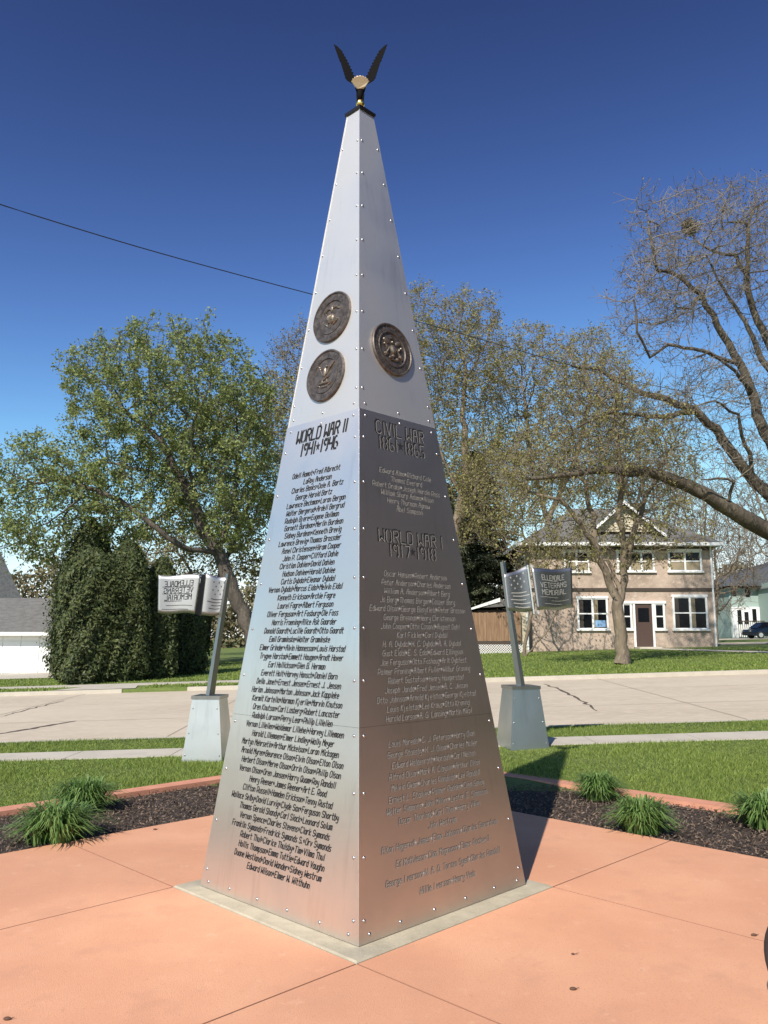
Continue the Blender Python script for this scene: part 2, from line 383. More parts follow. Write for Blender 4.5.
# mulch chips
rng=np.random.default_rng(3)
n=120000
X=rng.uniform(-5.2,6.0,n); Y=rng.uniform(4.0,11.3,n)
U=((X-CX)+(Y-CY))*q2; Vv=(-(X-CX)+(Y-CY))*q2
ok=((U>2.53)|(Vv>2.48))&(U<3.98-.05*np.minimum(0,Vv)*0+.0)&(Vv<3.85)&(np.abs(X)<.52*Y+.6)
X=X[ok];Y=Y[ok];n=len(X)
def quads_cloud(P,L,W,rng,nrm=None,tilt=1.0):
    """flat 4-sided leaves at P with half length L and half width W; returns V,F"""
    n=len(P)
    a=rng.normal(size=(n,3)); a/=np.linalg.norm(a,axis=1)[:,None]
    if nrm is not None:
        c=nrm+tilt*rng.normal(size=(n,3)); c/=np.linalg.norm(c,axis=1)[:,None]
        a=a-(a*c).sum(1)[:,None]*c; a/=np.linalg.norm(a,axis=1)[:,None]
        bb=np.cross(a,c)
    else:
        c=rng.normal(size=(n,3)); bb=np.cross(a,c); bb/=np.linalg.norm(bb,axis=1)[:,None]
    L=np.broadcast_to(L,(n,))[:,None]; W=np.broadcast_to(W,(n,))[:,None]
    V=np.stack([P-a*L,P+bb*W-a*L*.1,P+a*L,P-bb*W-a*L*.1],1).reshape(-1,3)
    F=np.arange(4*n).reshape(n,4)
    return V,F
P=np.stack([X,Y,-.02+rng.uniform(0,.022,n)],-1)
V,F=quads_cloud(P,rng.uniform(.006,.026,n),rng.uniform(.0025,.008,n),rng,np.array([[0,0,1.]]),.6)
tag(np_mesh('mulch',V,[F],M['mulch']),'dark shredded wood mulch covering the planting beds','mulch',kind='stuff')
# grass blades on the near lawn
n=150000
Y=8.2+(rng.uniform(0,1,n)**1.15)*5.65; X=rng.uniform(-1,1,n)*(.52*Y+.6)
U=((X-CX)+(Y-CY))*q2; Vv=(-(X-CX)+(Y-CY))*q2
ok=~((U<4.04-.06*np.minimum(0,Vv+0)*.4)&(Vv<4.03))&~((Y>11.60)&(Y<12.44))&(Y<13.84)
X=X[ok];Y=Y[ok];n=len(X)
Z=zlawn(X,Y)
hgt=rng.uniform(.018,.046,n)*(1+.35*np.sin(X*2.1+np.sin(Y*3)))
th=rng.uniform(0,2*math.pi,n); w=rng.uniform(.002,.0045,n)*1.5
dx=np.cos(th)*w; dy=np.sin(th)*w
lean=rng.normal(size=(n,2))*.018
V=np.stack([np.stack([X-dx,Y-dy,Z],-1),np.stack([X+dx,Y+dy,Z],-1),np.stack([X+lean[:,0],Y+lean[:,1],Z+hgt],-1)],1).reshape(-1,3)
tag(np_mesh('grass',V,[np.arange(3*n).reshape(n,3)],M['blade']),'short mown green grass of the near lawn','grass',kind='stuff')
# coarser tufts on the far lawn
n=60000
Y=25.2+(rng.uniform(0,1,n)**1.3)*21; X=rng.uniform(-1,1,n)*(.52*Y)
ok=~((Y>26.65)&(Y<27.85)&(X<-3))&~((Y>32.9)&(Y<38)&(X<-13))&~((X>8)&(Y>45))
ok&=~((X>-10.2)&(X<-7.5)&(Y<26.9))
xc=20.9+(15.0-20.9)*(Y-25.3)/(46.5-25.3); ok&=~(np.abs(X-xc)<.8)
X=X[ok];Y=Y[ok];n=len(X); Z=zlawn(X,Y)
hgt=rng.uniform(.03,.07,n); th=rng.uniform(0,2*math.pi,n); w=rng.uniform(.01,.03,n)
dx=np.cos(th)*w; dy=np.sin(th)*w; lean=rng.normal(size=(n,2))*.02
V=np.stack([np.stack([X-dx,Y-dy,Z],-1),np.stack([X+dx,Y+dy,Z],-1),np.stack([X+lean[:,0],Y+lean[:,1],Z+hgt],-1)],1).reshape(-1,3)
tag(np_mesh('grass',V,[np.arange(3*n).reshape(n,3)],M['blade']),'green grass of the lawns across the street','grass',kind='stuff')

# ------------------------------------------------------------------ stroke lettering
G={'A':"02183842 0545",'B':"02083847463505 3544433202",'C':"4738180703123243",'D':"02082846442202",'E':"48080242 0535",'F':"480802 0535",
'G':"4738180703123243452 5",'H':"0208 4248 0545",'I':"2228",'J':"4843321203",'K':"0208 480542",'L':"080242",'M':"0208254842",'N':"02084248",
'O':"071838474332120307",'P':"02083847453404",'Q':"071838474332120307 2442",'R':"02083847453404 2442",'S':"473818070615354443321203",'T':"0848 2822",
'U':"080312324348",'V':"082248",'W':"0802254248",'X':"0842 0248",'Y':"082548 2522",'Z':"08480242",
'a':"361605031232 3632",'b':"0802 062635332202",'c':"361605031232",'d':"361605031232 3832",'e':"043435261605031232",'f':"38281712 0636",
'g':"361605031232 36312000",'h':"0802 06263532",'i':"1612 1718",'j':"16110001",'k':"0802 360432",'l':"1812",'m':"02064642 2622",'n':"0206263532",
'o':"051626353322120305",'p':"0600 062635332202",'q':"361605031232 3630",'r':"0602 041636",'s':"3616051424332202",'t':"18132232 0636",'u':"0603123236",
'v':"061236",'w':"0602244246",'x':"0632 0236",'y':"06041333 36312000",'z':"06360232",'.':"0203",'-':"0535",
'0':"071838474332120307",'1':"2822"}
H_={'W':"080312324348 2823",'O':"18070312 38474332",'R':"0208 183847463515 2542",'L':"0802 1242",'D':"0208 1838474332 12",'A':"021838 3842 1535",'I':"2228",
'C':"18070312 3847 3243",'V':"080422 484432",'1':"2822",'9':"1506 0718 38474332 12 2545",'4':"080535 4842",'6':"38180703 1232 2535444 3",'8':"18070615040312 38474635444332",
'5':"480805 2535444332 0212",'7':"08484622",'N':"0207 0834 42 48",'E':"0802 1848 1535 1242",'T':"0848 2722",'S':"4838180 706 1535 44433212 02",'M':"0208 1827 3848 4842",
'B':"0208 1838474635 15 354443 3212",'F':"0802 1848 1535"}
H_['W']='0802244248'; H_['C']='4738180703123243'; H_['V']='0822 4822'; H_['L']='080242'
H_['D']="0208 183847433212"; H_['9']="38474332 27180706152 5".replace(' 5','5') ; H_['6']="28180703121232 25354443 "; H_['N']="0207 0844 4248"; H_['S']="473818070615 354443321203"; H_['M']="0208 082548 4842"; H_['B']="0208 1838474635 35444332 15"
H_['B']="0208 1838474635 35444332"
G['G']="47381807031232434525"
def polylines(g):
    out=[]
    for w in g.split():
        if len(w)%2: w=w[:-1]
        pts=[(int(w[i]),int(w[i+1])) for i in range(0,len(w),2)]
        if len(pts)>1: out.append(pts)
    return out
def glyph_adv(ch,head=False):
    if ch==' ': return 3.0
    if ch=='*': return 4.6
    if head: return 2.6 if ch in 'I' else (3.6 if ch=='1' else 5.6)
    if ch in 'il.': return 3.0
    if ch in 'mwMW' or ch.isupper(): return 5.5
    return 4.6
def text_mesh(mb, text, place, h, stroke, width=None, head=False, slant=.22, mi=0, mirror=False, off=(0,0), nostar=False):
    """place(x,y)->3d. h: cap height. centred at x=0, baseline y=-h/2."""
    T=H_ if head else G
    adv=[glyph_adv(c,head) for c in text]; tot=sum(adv)-1.4
    sy=h/6; sx=(width/tot) if width else sy*.78
    x=-tot*sx/2
    for c,a in zip(text,adv):
        gx_=(1.35 if c=='I' else .9 if (c=='1' and head) else 0)*sx
        if c=='*' and nostar: pass
        elif c=='*':
            cx=x+1.8*sx; r=h*.42; vs=[]
            for k in range(10):
                t=math.pi/2+k*math.pi/5; rr=r if k%2==0 else r*.42
                vs.append((cx+rr*math.cos(t)*(sx/sy*1.1), rr*math.sin(t)))
            base=[place(off[0]+(-p[0] if mirror else p[0]),off[1]+p[1]) for p in vs]; ctr=place(off[0]+(-cx if mirror else cx),off[1])
            fs=[(10,k,(k+1)%10) for k in range(10)]
            mb.add(base+[ctr],fs,mi)
        elif c!=' ':
            g=T.get(c) or G.get(c) or G['o']
            for pl in polylines(g):
                for (p,q) in zip(pl[:-1],pl[1:]):
                    ax,ay=x-gx_+p[0]*sx+(p[1]-2)*sy*slant,(p[1]-2)*sy-h/2; bx,by=x-gx_+q[0]*sx+(q[1]-2)*sy*slant,(q[1]-2)*sy-h/2
                    dx,dy=bx-ax,by-ay; l=math.hypot(dx,dy) or 1; dx/=l; dy/=l; w=stroke/2
                    e=w*.6
                    c4=[(ax-dx*e-dy*w,ay-dy*e+dx*w),(ax-dx*e+dy*w,ay-dy*e-dx*w),(bx+dx*e+dy*w,by+dy*e-dx*w),(bx+dx*e-dy*w,by+dy*e+dx*w)]
                    mb.add([place(off[0]+(-a_ if mirror else a_),off[1]+b_) for a_,b_ in c4],[(0,1,2,3)],mi)
        x+=a*sx

# ------------------------------------------------------------------ the memorial
HT=5.42; TW=.137
F0=Vector((-.13,4.43,0)); L0=Vector((-1.175,5.45,0)); R0=Vector((.91,5.475,0)); B0=L0+R0-F0
CB=(L0+R0)/2; TC=Vector((CB.x-.045,CB.y,HT))
def topof(P):
    d=(P-CB)*(TW/1.47); return Vector((TC.x+d.x,TC.y+d.y,HT))
mon=empty('memorial_obelisk','tall tapering steel war memorial covered in cut-out names, on a square pad in the plaza','monument',(CB.x,CB.y,0))
class Face:
    def __init__(s,A,B,proud=0):
        s.A=A;s.B=B;s.TA=topof(A);s.TB=topof(B)
        s.n=(B-A).cross(s.TA-A).normalized()
        if s.n.dot((A+B)/2-CB)<0: s.n=-s.n
        s.eu=(B-A).normalized()
        s.c0=(A+B)/2; s.c1=(s.TA+s.TB)/2; s.ev=(s.c1-s.c0).normalized()
        s.ez=(s.c1-s.c0)/HT
    def at(s,u,z,off=0):     # u in 0..1 across at height z
        t=z/HT; a=s.A.lerp(s.TA,t); b_=s.B.lerp(s.TB,t); return a.lerp(b_,u)+s.n*off
    def local(s,z,off,u0=0):
        c=s.c0+s.ez*z+s.eu*u0
        return lambda x,y: c+s.eu*x+s.ev*y+s.n*off
SEAM=3.03
fl=Face(L0,F0); fr=Face(F0,R0); fb1=Face(R0,B0); fb2=Face(B0,L0)
# inner core
b=MB(); ins=.006
def insetp(P,t):  # toward axis
    c=CB.lerp(TC,t); p=P.lerp(topof(P),t); d=(c-p); d.normalize(); return p+d*ins*1.2
b.hexa([insetp(P,.0) for P in (F0,R0,B0,L0)],[insetp(P,1.) for P in (F0,R0,B0,L0)])
b.build('core',M['core'],mon)
def plate(face,z0,z1,off,name,m,e=.0):
    b=MB(); th=.005
    def ring(o):
        w=lambda z:e/((face.B.lerp(face.TB,z/HT)-face.A.lerp(face.TA,z/HT)).length)
        return [face.at(-w(z0),z0,o),face.at(1+w(z0),z0,o),face.at(1+w(z1),z1,o),face.at(-w(z1),z1,o)]
    b.hexa(ring(off-th),ring(off)); return b.build(name,m,mon)
for k,fc in enumerate((fl,fr,fb1,fb2)):
    e=.004 if k%2==1 else 0
    sm=M['steel_low'] if k%2==0 else M['steel_low_side']
    plate(fc,0.012,1.085,.0045,'lower_panel',sm,e)
    plate(fc,1.0865,SEAM,.0045,'middle_panel',sm,e)
    plate(fc,SEAM-.03,HT,.0,'upper_panel',M['steel_up'],e)
OFF=.0045+.0012
# names left
LN="""Odell Aamot*Fred Albrecht|LaRoy Anderson|Charles Banks*Dale A. Bartz|George Harold Bartz|Lawrence Beckman*Loran Bergan|Walter Bergerud*Ardell Bergrud|Rudolph Bjere*Eugene Bollman|Garnett Burdean*Merlin Burdean|Sidney Burdean*Kenneth Brevig|Lawrence Brevig*Thomas Brossder|Axnel Christensen*Hiram Cooper|John P. Cooper*Clifford Dahle|Christian Dahlen*David Dahlen|Hudson Dahlee*Harold Dahlee|Curtis Dybdal*Eleanor Dybdal|Vernon Dybdal*Marcus Eidal*Melvin Eidal|Kenneth Erickson*Archie Fagre|Laurel Fagre*Albert Ferguson|Oliver Ferguson*Art Fosburg*Ole Foss|Norris Froening*Alice Ask Gaarder|Donald Gaardt*Lucille Gaardt*Otto Gaardt|Emil Graminske*Walter Graminske|Elmer Grinder*Alvin Hannesson*Louis Harstad|Trygve Harstad*Emmett Haugen*Arndt Hover|Earl Hollickson*Glen B. Herman|Everett Holt*Harvey Honsch*Daniel Born|Dello Janet*Ernest Jensen*Ernest J. Jensen|Harlan Johnson*Morton Johnson*Jack Kappleke|Kermit Kartella*Norman Kjerlie*Marvin Knutson|Oren Knutson*Carl Lasberg*Robert Lancaster|Rudolph Larson*Perry Lear*Philip Lillelien|Vernon Lillelien*Waldemar Lillehei*Harvey Lillemoen|Harold Lillemoen*Elmer Lindley*Wally Meyer|Martyn Mehrsetin*Arthur Mickelson*Loran Mickagen|Arnold Myren*Beurence Olson*Elvin Olson*Elton Olson|Herbert Olson*Merve Olson*Orrin Olson*Philip Olson|Vernon Olson*Oren Jansen*Harry Quam*Roy Randall|Henry Reener*James Reener*Art E. Rood|Clifton Russell*Hamden Erickson*Tenny Rustad|Wallace Selby*David Lurvig*Clyde Sax*Ferguson Shortby|Thomas Gerald Shandy*Carl Slack*Leonard Solum|Vernon Spence*Charles Stevens*Clark Symonds|Franklin Symonds*Fredrick Symonds S.*Orv Symonds|Robert Thul*Clarice Thulsby*Tim*Vilma Thul|Hollis Thompson*Emma Tuttle*Edward Vaughn|Duane Westland*David Wander*Sidney Westrum|Edward Wilson*Elmer W. Witthuhn""".split('|')
zl=np.interp(np.arange(1,len(LN)+1),[1,16,31,47],[2.659,1.894,1.092,.217])
b=MB()
for k,t in enumerate(LN):
    fw=1.47*(1-zl[k]/HT)+TW*zl[k]/HT
    nat=(sum(glyph_adv(c) for c in t)-1.4)*.0043
    text_mesh(b,t,fl.local(float(zl[k]),OFF,(.02 if k%3 else -.005)),.034,.0058,min(nat,fw*.86))
b.build('cut_names',M['hole'],mon)
b=MB()
text_mesh(b,"WORLD WAR II",fl.local(2.935,OFF,.01),.084,.0145,.50,True,.12)
text_mesh(b,"1941*1946",fl.local(2.835,OFF,.0),.084,.0145,.37,True,.12)
b.build('cut_heading',M['hole'],mon)
# right face
RNM=[("Edward Almo*Richard Cole|Thomas Everard|Robert Drake*Joseph Hardin Ross|William Sharp Adams*Alson|Henry Thurman Agnew|Abel Sampson",2.643,2.40),
("Oscar Hansen*Robert Anderson|Peter Anderson*Charles Anderson|William A. Anderson*Albert Berg|Jo Borg*Thomas Borgen*Casper Borg|Edward Olson*George Busyfield*Peter Brosson|George Brennan*Henry Christenson|John Cooper*Otto Cosand*August Dahl|Karl Fickler*Carl Dybdal|H. A. Dybdal*H. C. Dybdal*A. A. Dybdal|Gust Eidal*E. S. Edal*Edward Ellingson|Joe Ferguson*Otto Foshaug*Arlt Dybfest|Palmer Froning*Albert Fuller*Wilbur Groning|Robert Gustafson*Henry Haugerstad|Joseph Janda*Fred Jensen*A. C. Jensen|Otto Johnson*Arnold Kjelstad*George Kjelstad|Louis Kjelstad*Leo Kraus*Otto Kroning|Harold Larson*A. G. Lanning*Martin Mikol",1.975,1.12),
("Louis Moredal*C. J. Peterson*Harry Oian|George Stansby*H. J. Olson*Charles Moller|Edward Waldenrath*Nordahl*Carl Nelson|Alfred Olson*Mark A. Clayson*Arthur Olson|Melvin Qvam*Charles Randolph*Lee Randall|Ernest L. Stanley*Palmer Rudden*Clem Savoy|Walter Simmons*John Milner*Lester G. Simonson|Oscar Thorland*Carl Thon*Harry Viken|John Westrum",.98,.50),
("Alton Hagerud*James*Elmo Johnson*Charles Savardson|Ed Mathieson*Clan Magnuson*Elmer Rockwell|George Iverson*N. A. O. Torsen Syed*Charles Randall|Willie Iverson*Henry Vedo",.43,.175)]
b=MB(); b2=MB()
for blk,za,zb in RNM:
    ls=blk.split('|')
    for k,t in enumerate(ls):
        z=za+(zb-za)*k/(len(ls)-1); fw=1.47*(1-z/HT)+TW*z/HT
        nat=(sum(glyph_adv(c) for c in t)-1.4)*.0046; w=min(nat,fw*.86)
        text_mesh(b,t,fr.local(z,OFF-.0004,0),.0335,.0062,w)
        text_mesh(b2,t,fr.local(z,OFF,0),.0335,.0033,w,off=(.0016,-.0016))
for t,z,w,h in (("CIVIL WAR",2.935,.46,.086),("1861*1865",2.832,.44,.086),("WORLD WAR I",2.215,.60,.078),("1917*1918",2.125,.44,.078)):
    text_mesh(b,t,fr.local(z,OFF-.0004,-.01),h,.0165,w,True,.06)
    text_mesh(b2,t,fr.local(z,OFF,-.01),h,.0035,w,True,.06,off=(.006,-.005),nostar=True)
b.build('cut_names',M['hole'],mon); b2.build('cut_edges',M['cutedge_n'] if 'cutedge_n' in M else M['cutedge'],mon)  # pale offset strokes paint the light caught on the cut edges
# rivets
rb=MB(); k=8
vs=[(0,0,.0075)]; 
for rr,zz in ((.005,.0055),(.0085,.003),(.010,0)):
    vs+=[(rr*math.cos(2*math.pi*i/k),rr*math.sin(2*math.pi*i/k),zz) for i in range(k)]
fs=[(0,1+i,1+(i+1)%k) for i in range(k)]
for r_ in range(2): fs+=[(1+r_*k+i,1+(r_+1)*k+i,1+(r_+1)*k+(i+1)%k,1+r_*k+(i+1)%k) for i in range(k)]
rb.add(vs,fs); riv0=None
def rivet(face,u_m,z,edge,off):
    """u_m metres in from the edge (0 left,1 right) or from the centre"""
    t=z/HT; a=face.A.lerp(face.TA,t); bb=face.B.lerp(face.TB,t)
    if edge==0: p=a+face.eu*u_m
    elif edge==1: p=bb-face.eu*u_m
    else: p=(a+bb)/2+face.eu*u_m
    p=p+face.n*off
    global riv0
    if riv0 is None:
        o=rb.build('rivet',M['rivet'],mon,True,world=False); riv0=o
    else:
        o=riv0.copy(); COL.objects.link(o); o.parent=mon
    o.location=p-Vector(mon.location); o.rotation_euler=face.n.to_track_quat('Z','Y').to_euler()
for fc in (fl,fr):
    for edge in (0,1):
        zs=[.12,.42,.74,1.04,1.34,1.64,1.94,2.24,2.54,2.84]
        for z in zs: rivet(fc,.036,z,edge,.0045)
        for z in (3.18,3.46,3.74,4.02,4.30,4.58,4.86,5.14): rivet(fc,.028 if z<5 else .022,z,edge,0)
        rivet(fc,.05,SEAM+.045,edge,0); rivet(fc,.05,SEAM-.04,edge,.0045); rivet(fc,.075,.05,edge,.0045)
    rivet(fc,0,SEAM+.04,2,0); rivet(fc,0,SEAM-.035,2,.0045)
    for u in (-.42,-.14,.14,.42): rivet(fc,u,.055,2,.0045)
# medallions
def ringtext(b,txt,r,h,st,place,a0,a1,inward=False,mi=1):
    n=len(txt)
    for i,c in enumerate(txt):
        if c==' ': continue
        a=R(a0+(a1-a0)*i/(n-1)); ca,sa=math.cos(a),math.sin(a)
        rot=a-math.pi/2 if not inward else a+math.pi/2
        cr,sr=math.cos(rot),math.sin(rot)
        text_mesh(b,c,lambda x,y,ca=ca,sa=sa,cr=cr,sr=sr:place(r*ca+x*cr-y*sr,r*sa+x*sr+y*cr),h,st,None,False,0,mi)
def medallion(face,z,u0,rad,kind,lbl):
    top,bot=lbl
    c=face.local(z,0,u0)
    def P(x,y,o): return c(x,y)+face.n*o
    b=MB(); k=56
    prof=[(rad,0),(rad,.016),(rad-.004,.021),(rad-.012,.021),(rad-.016,.013),(rad*.70,.013),(rad*.69,.018),(rad*.65,.018),(rad*.63,.010),(0.001,.013)]
    vs=[];fs=[]
    for rr,o in prof: vs+=[P(rr*math.cos(2*math.pi*i/k),rr*math.sin(2*math.pi*i/k),o) for i in range(k)]
    for j in range(len(prof)-1): fs+=[(j*k+i,j*k+(i+1)%k,(j+1)*k+(i+1)%k,(j+1)*k+i) for i in range(k)]
    b.add(vs,fs); me=b.build('medallion',M['bronze'],mon)
    if me.data.polygons[0].normal.dot(face.n)<-.5: pass
    r=MB()
    pl=lambda x,y:P(x,y,.0150)
    ringtext(r,top,rad*.81,rad*.12,rad*.026,pl,200,-20)
    ringtext(r,bot,rad*.81,rad*.12,rad*.026,pl,218,322,True)
    def blob(x,y,rx,ry,h=.010,rot=0,kk=14):
        cr,sr=math.cos(rot),math.sin(rot); V=[];Fq=[]
        for s_,hh in ((1,0),(.85,.6),(.5,.92)):
            for i in range(kk):
                a=2*math.pi*i/kk; X_=rx*s_*math.cos(a); Y_=ry*s_*math.sin(a)
                V.append(P(x+X_*cr-Y_*sr,y+X_*sr+Y_*cr,.0105+h*hh))
        V.append(P(x,y,.0105+h))
        for j in range(2): Fq+=[(j*kk+i,j*kk+(i+1)%kk,(j+1)*kk+(i+1)%kk,(j+1)*kk+i) for i in range(kk)]
        Fq+=[(2*kk+i,2*kk+(i+1)%kk,3*kk) for i in range(kk)]
        r.add(V,Fq,1)
    q=rad
    if kind=='globe':      # eagle above a globe and anchor
        blob(0,-.08*q,.22*q,.22*q,.022)
        for a in (-40,-20,0,20,40): 
            blob(.16*q*math.sin(R(a)),-.08*q,.015*q,.2*q,.026)
        blob(0,.30*q,.07*q,.14*q,.014); blob(.05*q,.42*q,.05*q,.04*q,.014)
        for s in (-1,1):
            for j in range(4): blob(s*(.14+.07*j)*q,(.34+.02*j-.03*j*j*.5)*q,.10*q,.03*q,.012,s*R(18-10*j))
            blob(s*.25*q,-.28*q,.16*q,.028*q,.012,s*R(35)); blob(s*.36*q,-.17*q,.05*q,.03*q,.012,s*R(80))
        blob(.0,-.36*q,.03*q,.12*q,.012); blob(-.25*q,.12*q,.2*q,.022*q,.012,R(-45))
    elif kind=='eagle':    # eagle on an anchor above a ship
        blob(0,.12*q,.09*q,.2*q,.018); blob(.06*q,.34*q,.06*q,.05*q,.016)
        for s in (-1,1):
            for j in range(5): blob(s*(.15+.055*j)*q,(.10+.075*j)*q,.13*q,.028*q,.013,s*R(62-8*j))
        blob(0,-.16*q,.30*q,.03*q,.014,R(18)); blob(0,-.30*q,.34*q,.05*q,.014); blob(-.1*q,-.24*q,.05*q,.1*q,.012); blob(.14*q,-.24*q,.05*q,.09*q,.012)
        for s in (-1,1): blob(s*.3*q,-.38*q,.12*q,.03*q,.010,s*R(25))
        blob(0,-.45*q,.2*q,.03*q,.01)
    else:                  # breastplate between flags and arms
        blob(0,-.02*q,.14*q,.20*q,.022); blob(0,.26*q,.06*q,.06*q,.016); blob(0,.42*q,.12*q,.03*q,.012)
        for s in (-1,1):
            blob(s*.30*q,.28*q,.14*q,.09*q,.013,s*R(30)); blob(s*.34*q,.06*q,.10*q,.035*q,.012,s*R(60)); blob(s*.28*q,-.12*q,.03*q,.28*q,.012,s*R(35))
            blob(s*.36*q,-.24*q,.09*q,.07*q,.016); blob(s*.18*q,-.36*q,.09*q,.05*q,.014); blob(s*.42*q,.12*q,.04*q,.05*q,.014)
        blob(0,-.42*q,.22*q,.03*q,.010); blob(0,-.26*q,.08*q,.06*q,.014)
    r.build('relief',[M['bronze'],M['bronze_hi']],me)
    r2=me.children
medallion(fl,3.765,.005,.186,'globe',("UNITED STATES MARINE CORPS","DEPT. OF NAVY"))
medallion(fl,3.335,.0,.186,'eagle',("DEPARTMENT OF THE NAVY","UNITED STATES"))
medallion(fr,3.525,-.004,.190,'army',("DEPARTMENT OF THE ARMY","UNITED STATES"))
# cap
b=MB()
def sq(h,zz,c=TC): return [Vector((c.x,c.y-h,zz)),Vector((c.x+h,c.y,zz)),Vector((c.x,c.y+h,zz)),Vector((c.x-h,c.y,zz))]
b.hexa(sq(.112,HT-.003),sq(.118,HT+.018)); b.hexa(sq(.118,HT+.0185),sq(.03,HT+.05))
b.build('cap',M['cap'],mon)
# pad
b=MB(); pd=[uv(-PADH,-PADH),uv(PADH,-PADH),uv(PADH,PADH),uv(-PADH,PADH)]; pd2=[uv(-PADH+.01,-PADH+.01),uv(PADH-.01,-PADH+.01),uv(PADH-.01,PADH-.01),uv(-PADH+.01,PADH-.01)]
b.hexa([(*p,-.1) for p in pd],[(*p,.0) for p in pd]); b.hexa([(*p,.0005) for p in pd],[(*p,.009) for p in pd2])
tag(b.build('monument_pad',M['pad']),kind='structure')

# ------------------------------------------------------------------ eagle finial (stands on the cap)
ec=Vector((TC.x,TC.y,HT+.072))
sc_=.0
eg=empty('eagle_statue','small dark eagle sculpture with raised wings on a gold ball, topping the memorial','statue',ec)
b=MB(); b.ball(ec+Vector((0,0,.03)),.034,16,12); b.build('gold_ball',M['gold'],eg,True)
b=MB()
# body: one lofted surface from the feet up through the breast to the head (facing away)
prof=[((-.004,-.005,.055),.014),((-.002,-.004,.09),.022),((0,0,.13),.031),((0,.012,.17),.04),((0,.03,.205),.042),((0,.05,.235),.032),((0,.07,.262),.024),((0,.092,.275),.020),((0,.115,.268),.009),((0,.128,.257),.003)]
b.tube([ec+Vector(p) for p,_ in prof],[r for _,r in prof],12)
for s in (-1,1):
    b.tube([ec+Vector((s*.018,0,.11)),ec+Vector((s*.02,-.004,.075)),ec+Vector((s*.018,-.004,.05))],[.013,.008,.006],8)
    for t in (-.5,0,.5): b.tube([ec+Vector((s*.018,-.004,.056)),ec+Vector((s*.018+math.sin(t)*.02,-.004-math.cos(t)*.022,.046))],[.005,.002],6)
b.build('body',M['feather'],eg,True)
for s in (-1,1):
    b=MB(); root=ec+Vector((s*.022,.02,.195)); span=Vector((s*.126,-.01,.285)); sd=span.normalized(); nrm=sd.cross(Vector((0,1,0))).normalized()*s
    # arm of the wing plus feathers fanning outwards
    b.tube([root,root+span*.3+Vector((s*.004,.03,0)),root+span*.62+Vector((0,.02,0)),root+span],[.02,.017,.011,.003],8)
    for k in range(11):
        t=.05+.09*k; p=root+span*t; ln=.10-.004*k if k<6 else .085
        d=(sd*.80+Vector((s*.62,-.20,-.30))*(1-t*.55)).normalized()
        w=.018*math.sin(math.pi*(.25+.62*t))
        side=d.cross(Vector((0,1,0))).normalized()
        a_=[p-side*w,p+side*w,p+d*ln*.75+side*w*.9,p+d*ln,p+d*ln*.75-side*w*.9]
        off=Vector((0,.004,0))
        b.hexa([q-off for q in a_],[q+off for q in a_])
    b.build('wing',M['feather'],eg)
b=MB(); tp=[]; kk=9
cc=ec+Vector((0,-.045,.165))
for i in range(kk*2+1):
    a=math.pi*i/(kk*2); rr=.068 if i%2==1 else .058
    tp.append(cc+Vector((-math.cos(a)*rr,-.02*math.sin(a),math.sin(a)*rr*.60+.008)))
low=[cc+Vector((.038,.01,-.018)),cc+Vector((.018,.02,-.03)),cc+Vector((-.018,.02,-.03)),cc+Vector((-.038,.01,-.018))]
ringp=tp+low; o=Vector((0,.006,0)); b.hexa([p-o for p in ringp],[p+o for p in ringp]); b.build('tail',M['tail'],eg)

# ------------------------------------------------------------------ flag monuments
def flag_monument(side, base, rot, wb, wt, hb, pole_top, label):
    t=empty('flag_sculpture',label,'sculpture',base,'steel flag sculptures flanking the memorial')
    B=Vector(base)
    cr,sr=math.cos(rot),math.sin(rot)
    def rp(x,y,z): return Vector((B.x+x*cr-y*sr,B.y+x*sr+y*cr,B.z+z))
    b=MB(); sqr=lambda h,z:[rp(-h,-h,z),rp(h,-h,z),rp(h,h,z),rp(-h,h,z)]
    b.hexa(sqr(wb/2,-.04),sqr(wt/2,hb)); ped=b.build('pedestal',M['steel_base'],t)
    b=MB(); b.hexa(sqr(wt/2+.012,hb+.001),sqr(wt/2+.012,hb+.045)); b.build('pedestal_cap',M['pole'],ped)
    b=MB()
    for s in (-1,1):
        for z in (.08,.36,.68):
            h=wb/2+(wt/2-wb/2)*z/hb
            b.ball(rp(s*(h-.035),-h-.001,z),.009,8,6)
    b.build('rivets',M['rivet'],ped,True)
    b=MB(); p0=rp(0,0,hb+.045); p1=Vector(pole_top); 
    ax=Vector((1,0,0)); ay=Vector((0,1,0))
    ring=lambda p,h:[p-ay*h,p+ax*h,p+ay*h,p-ax*h]
    b.hexa(ring(p0,.062),ring(p1,.036)); b.build('pole',M['pole'],t)
    return t,p0,p1
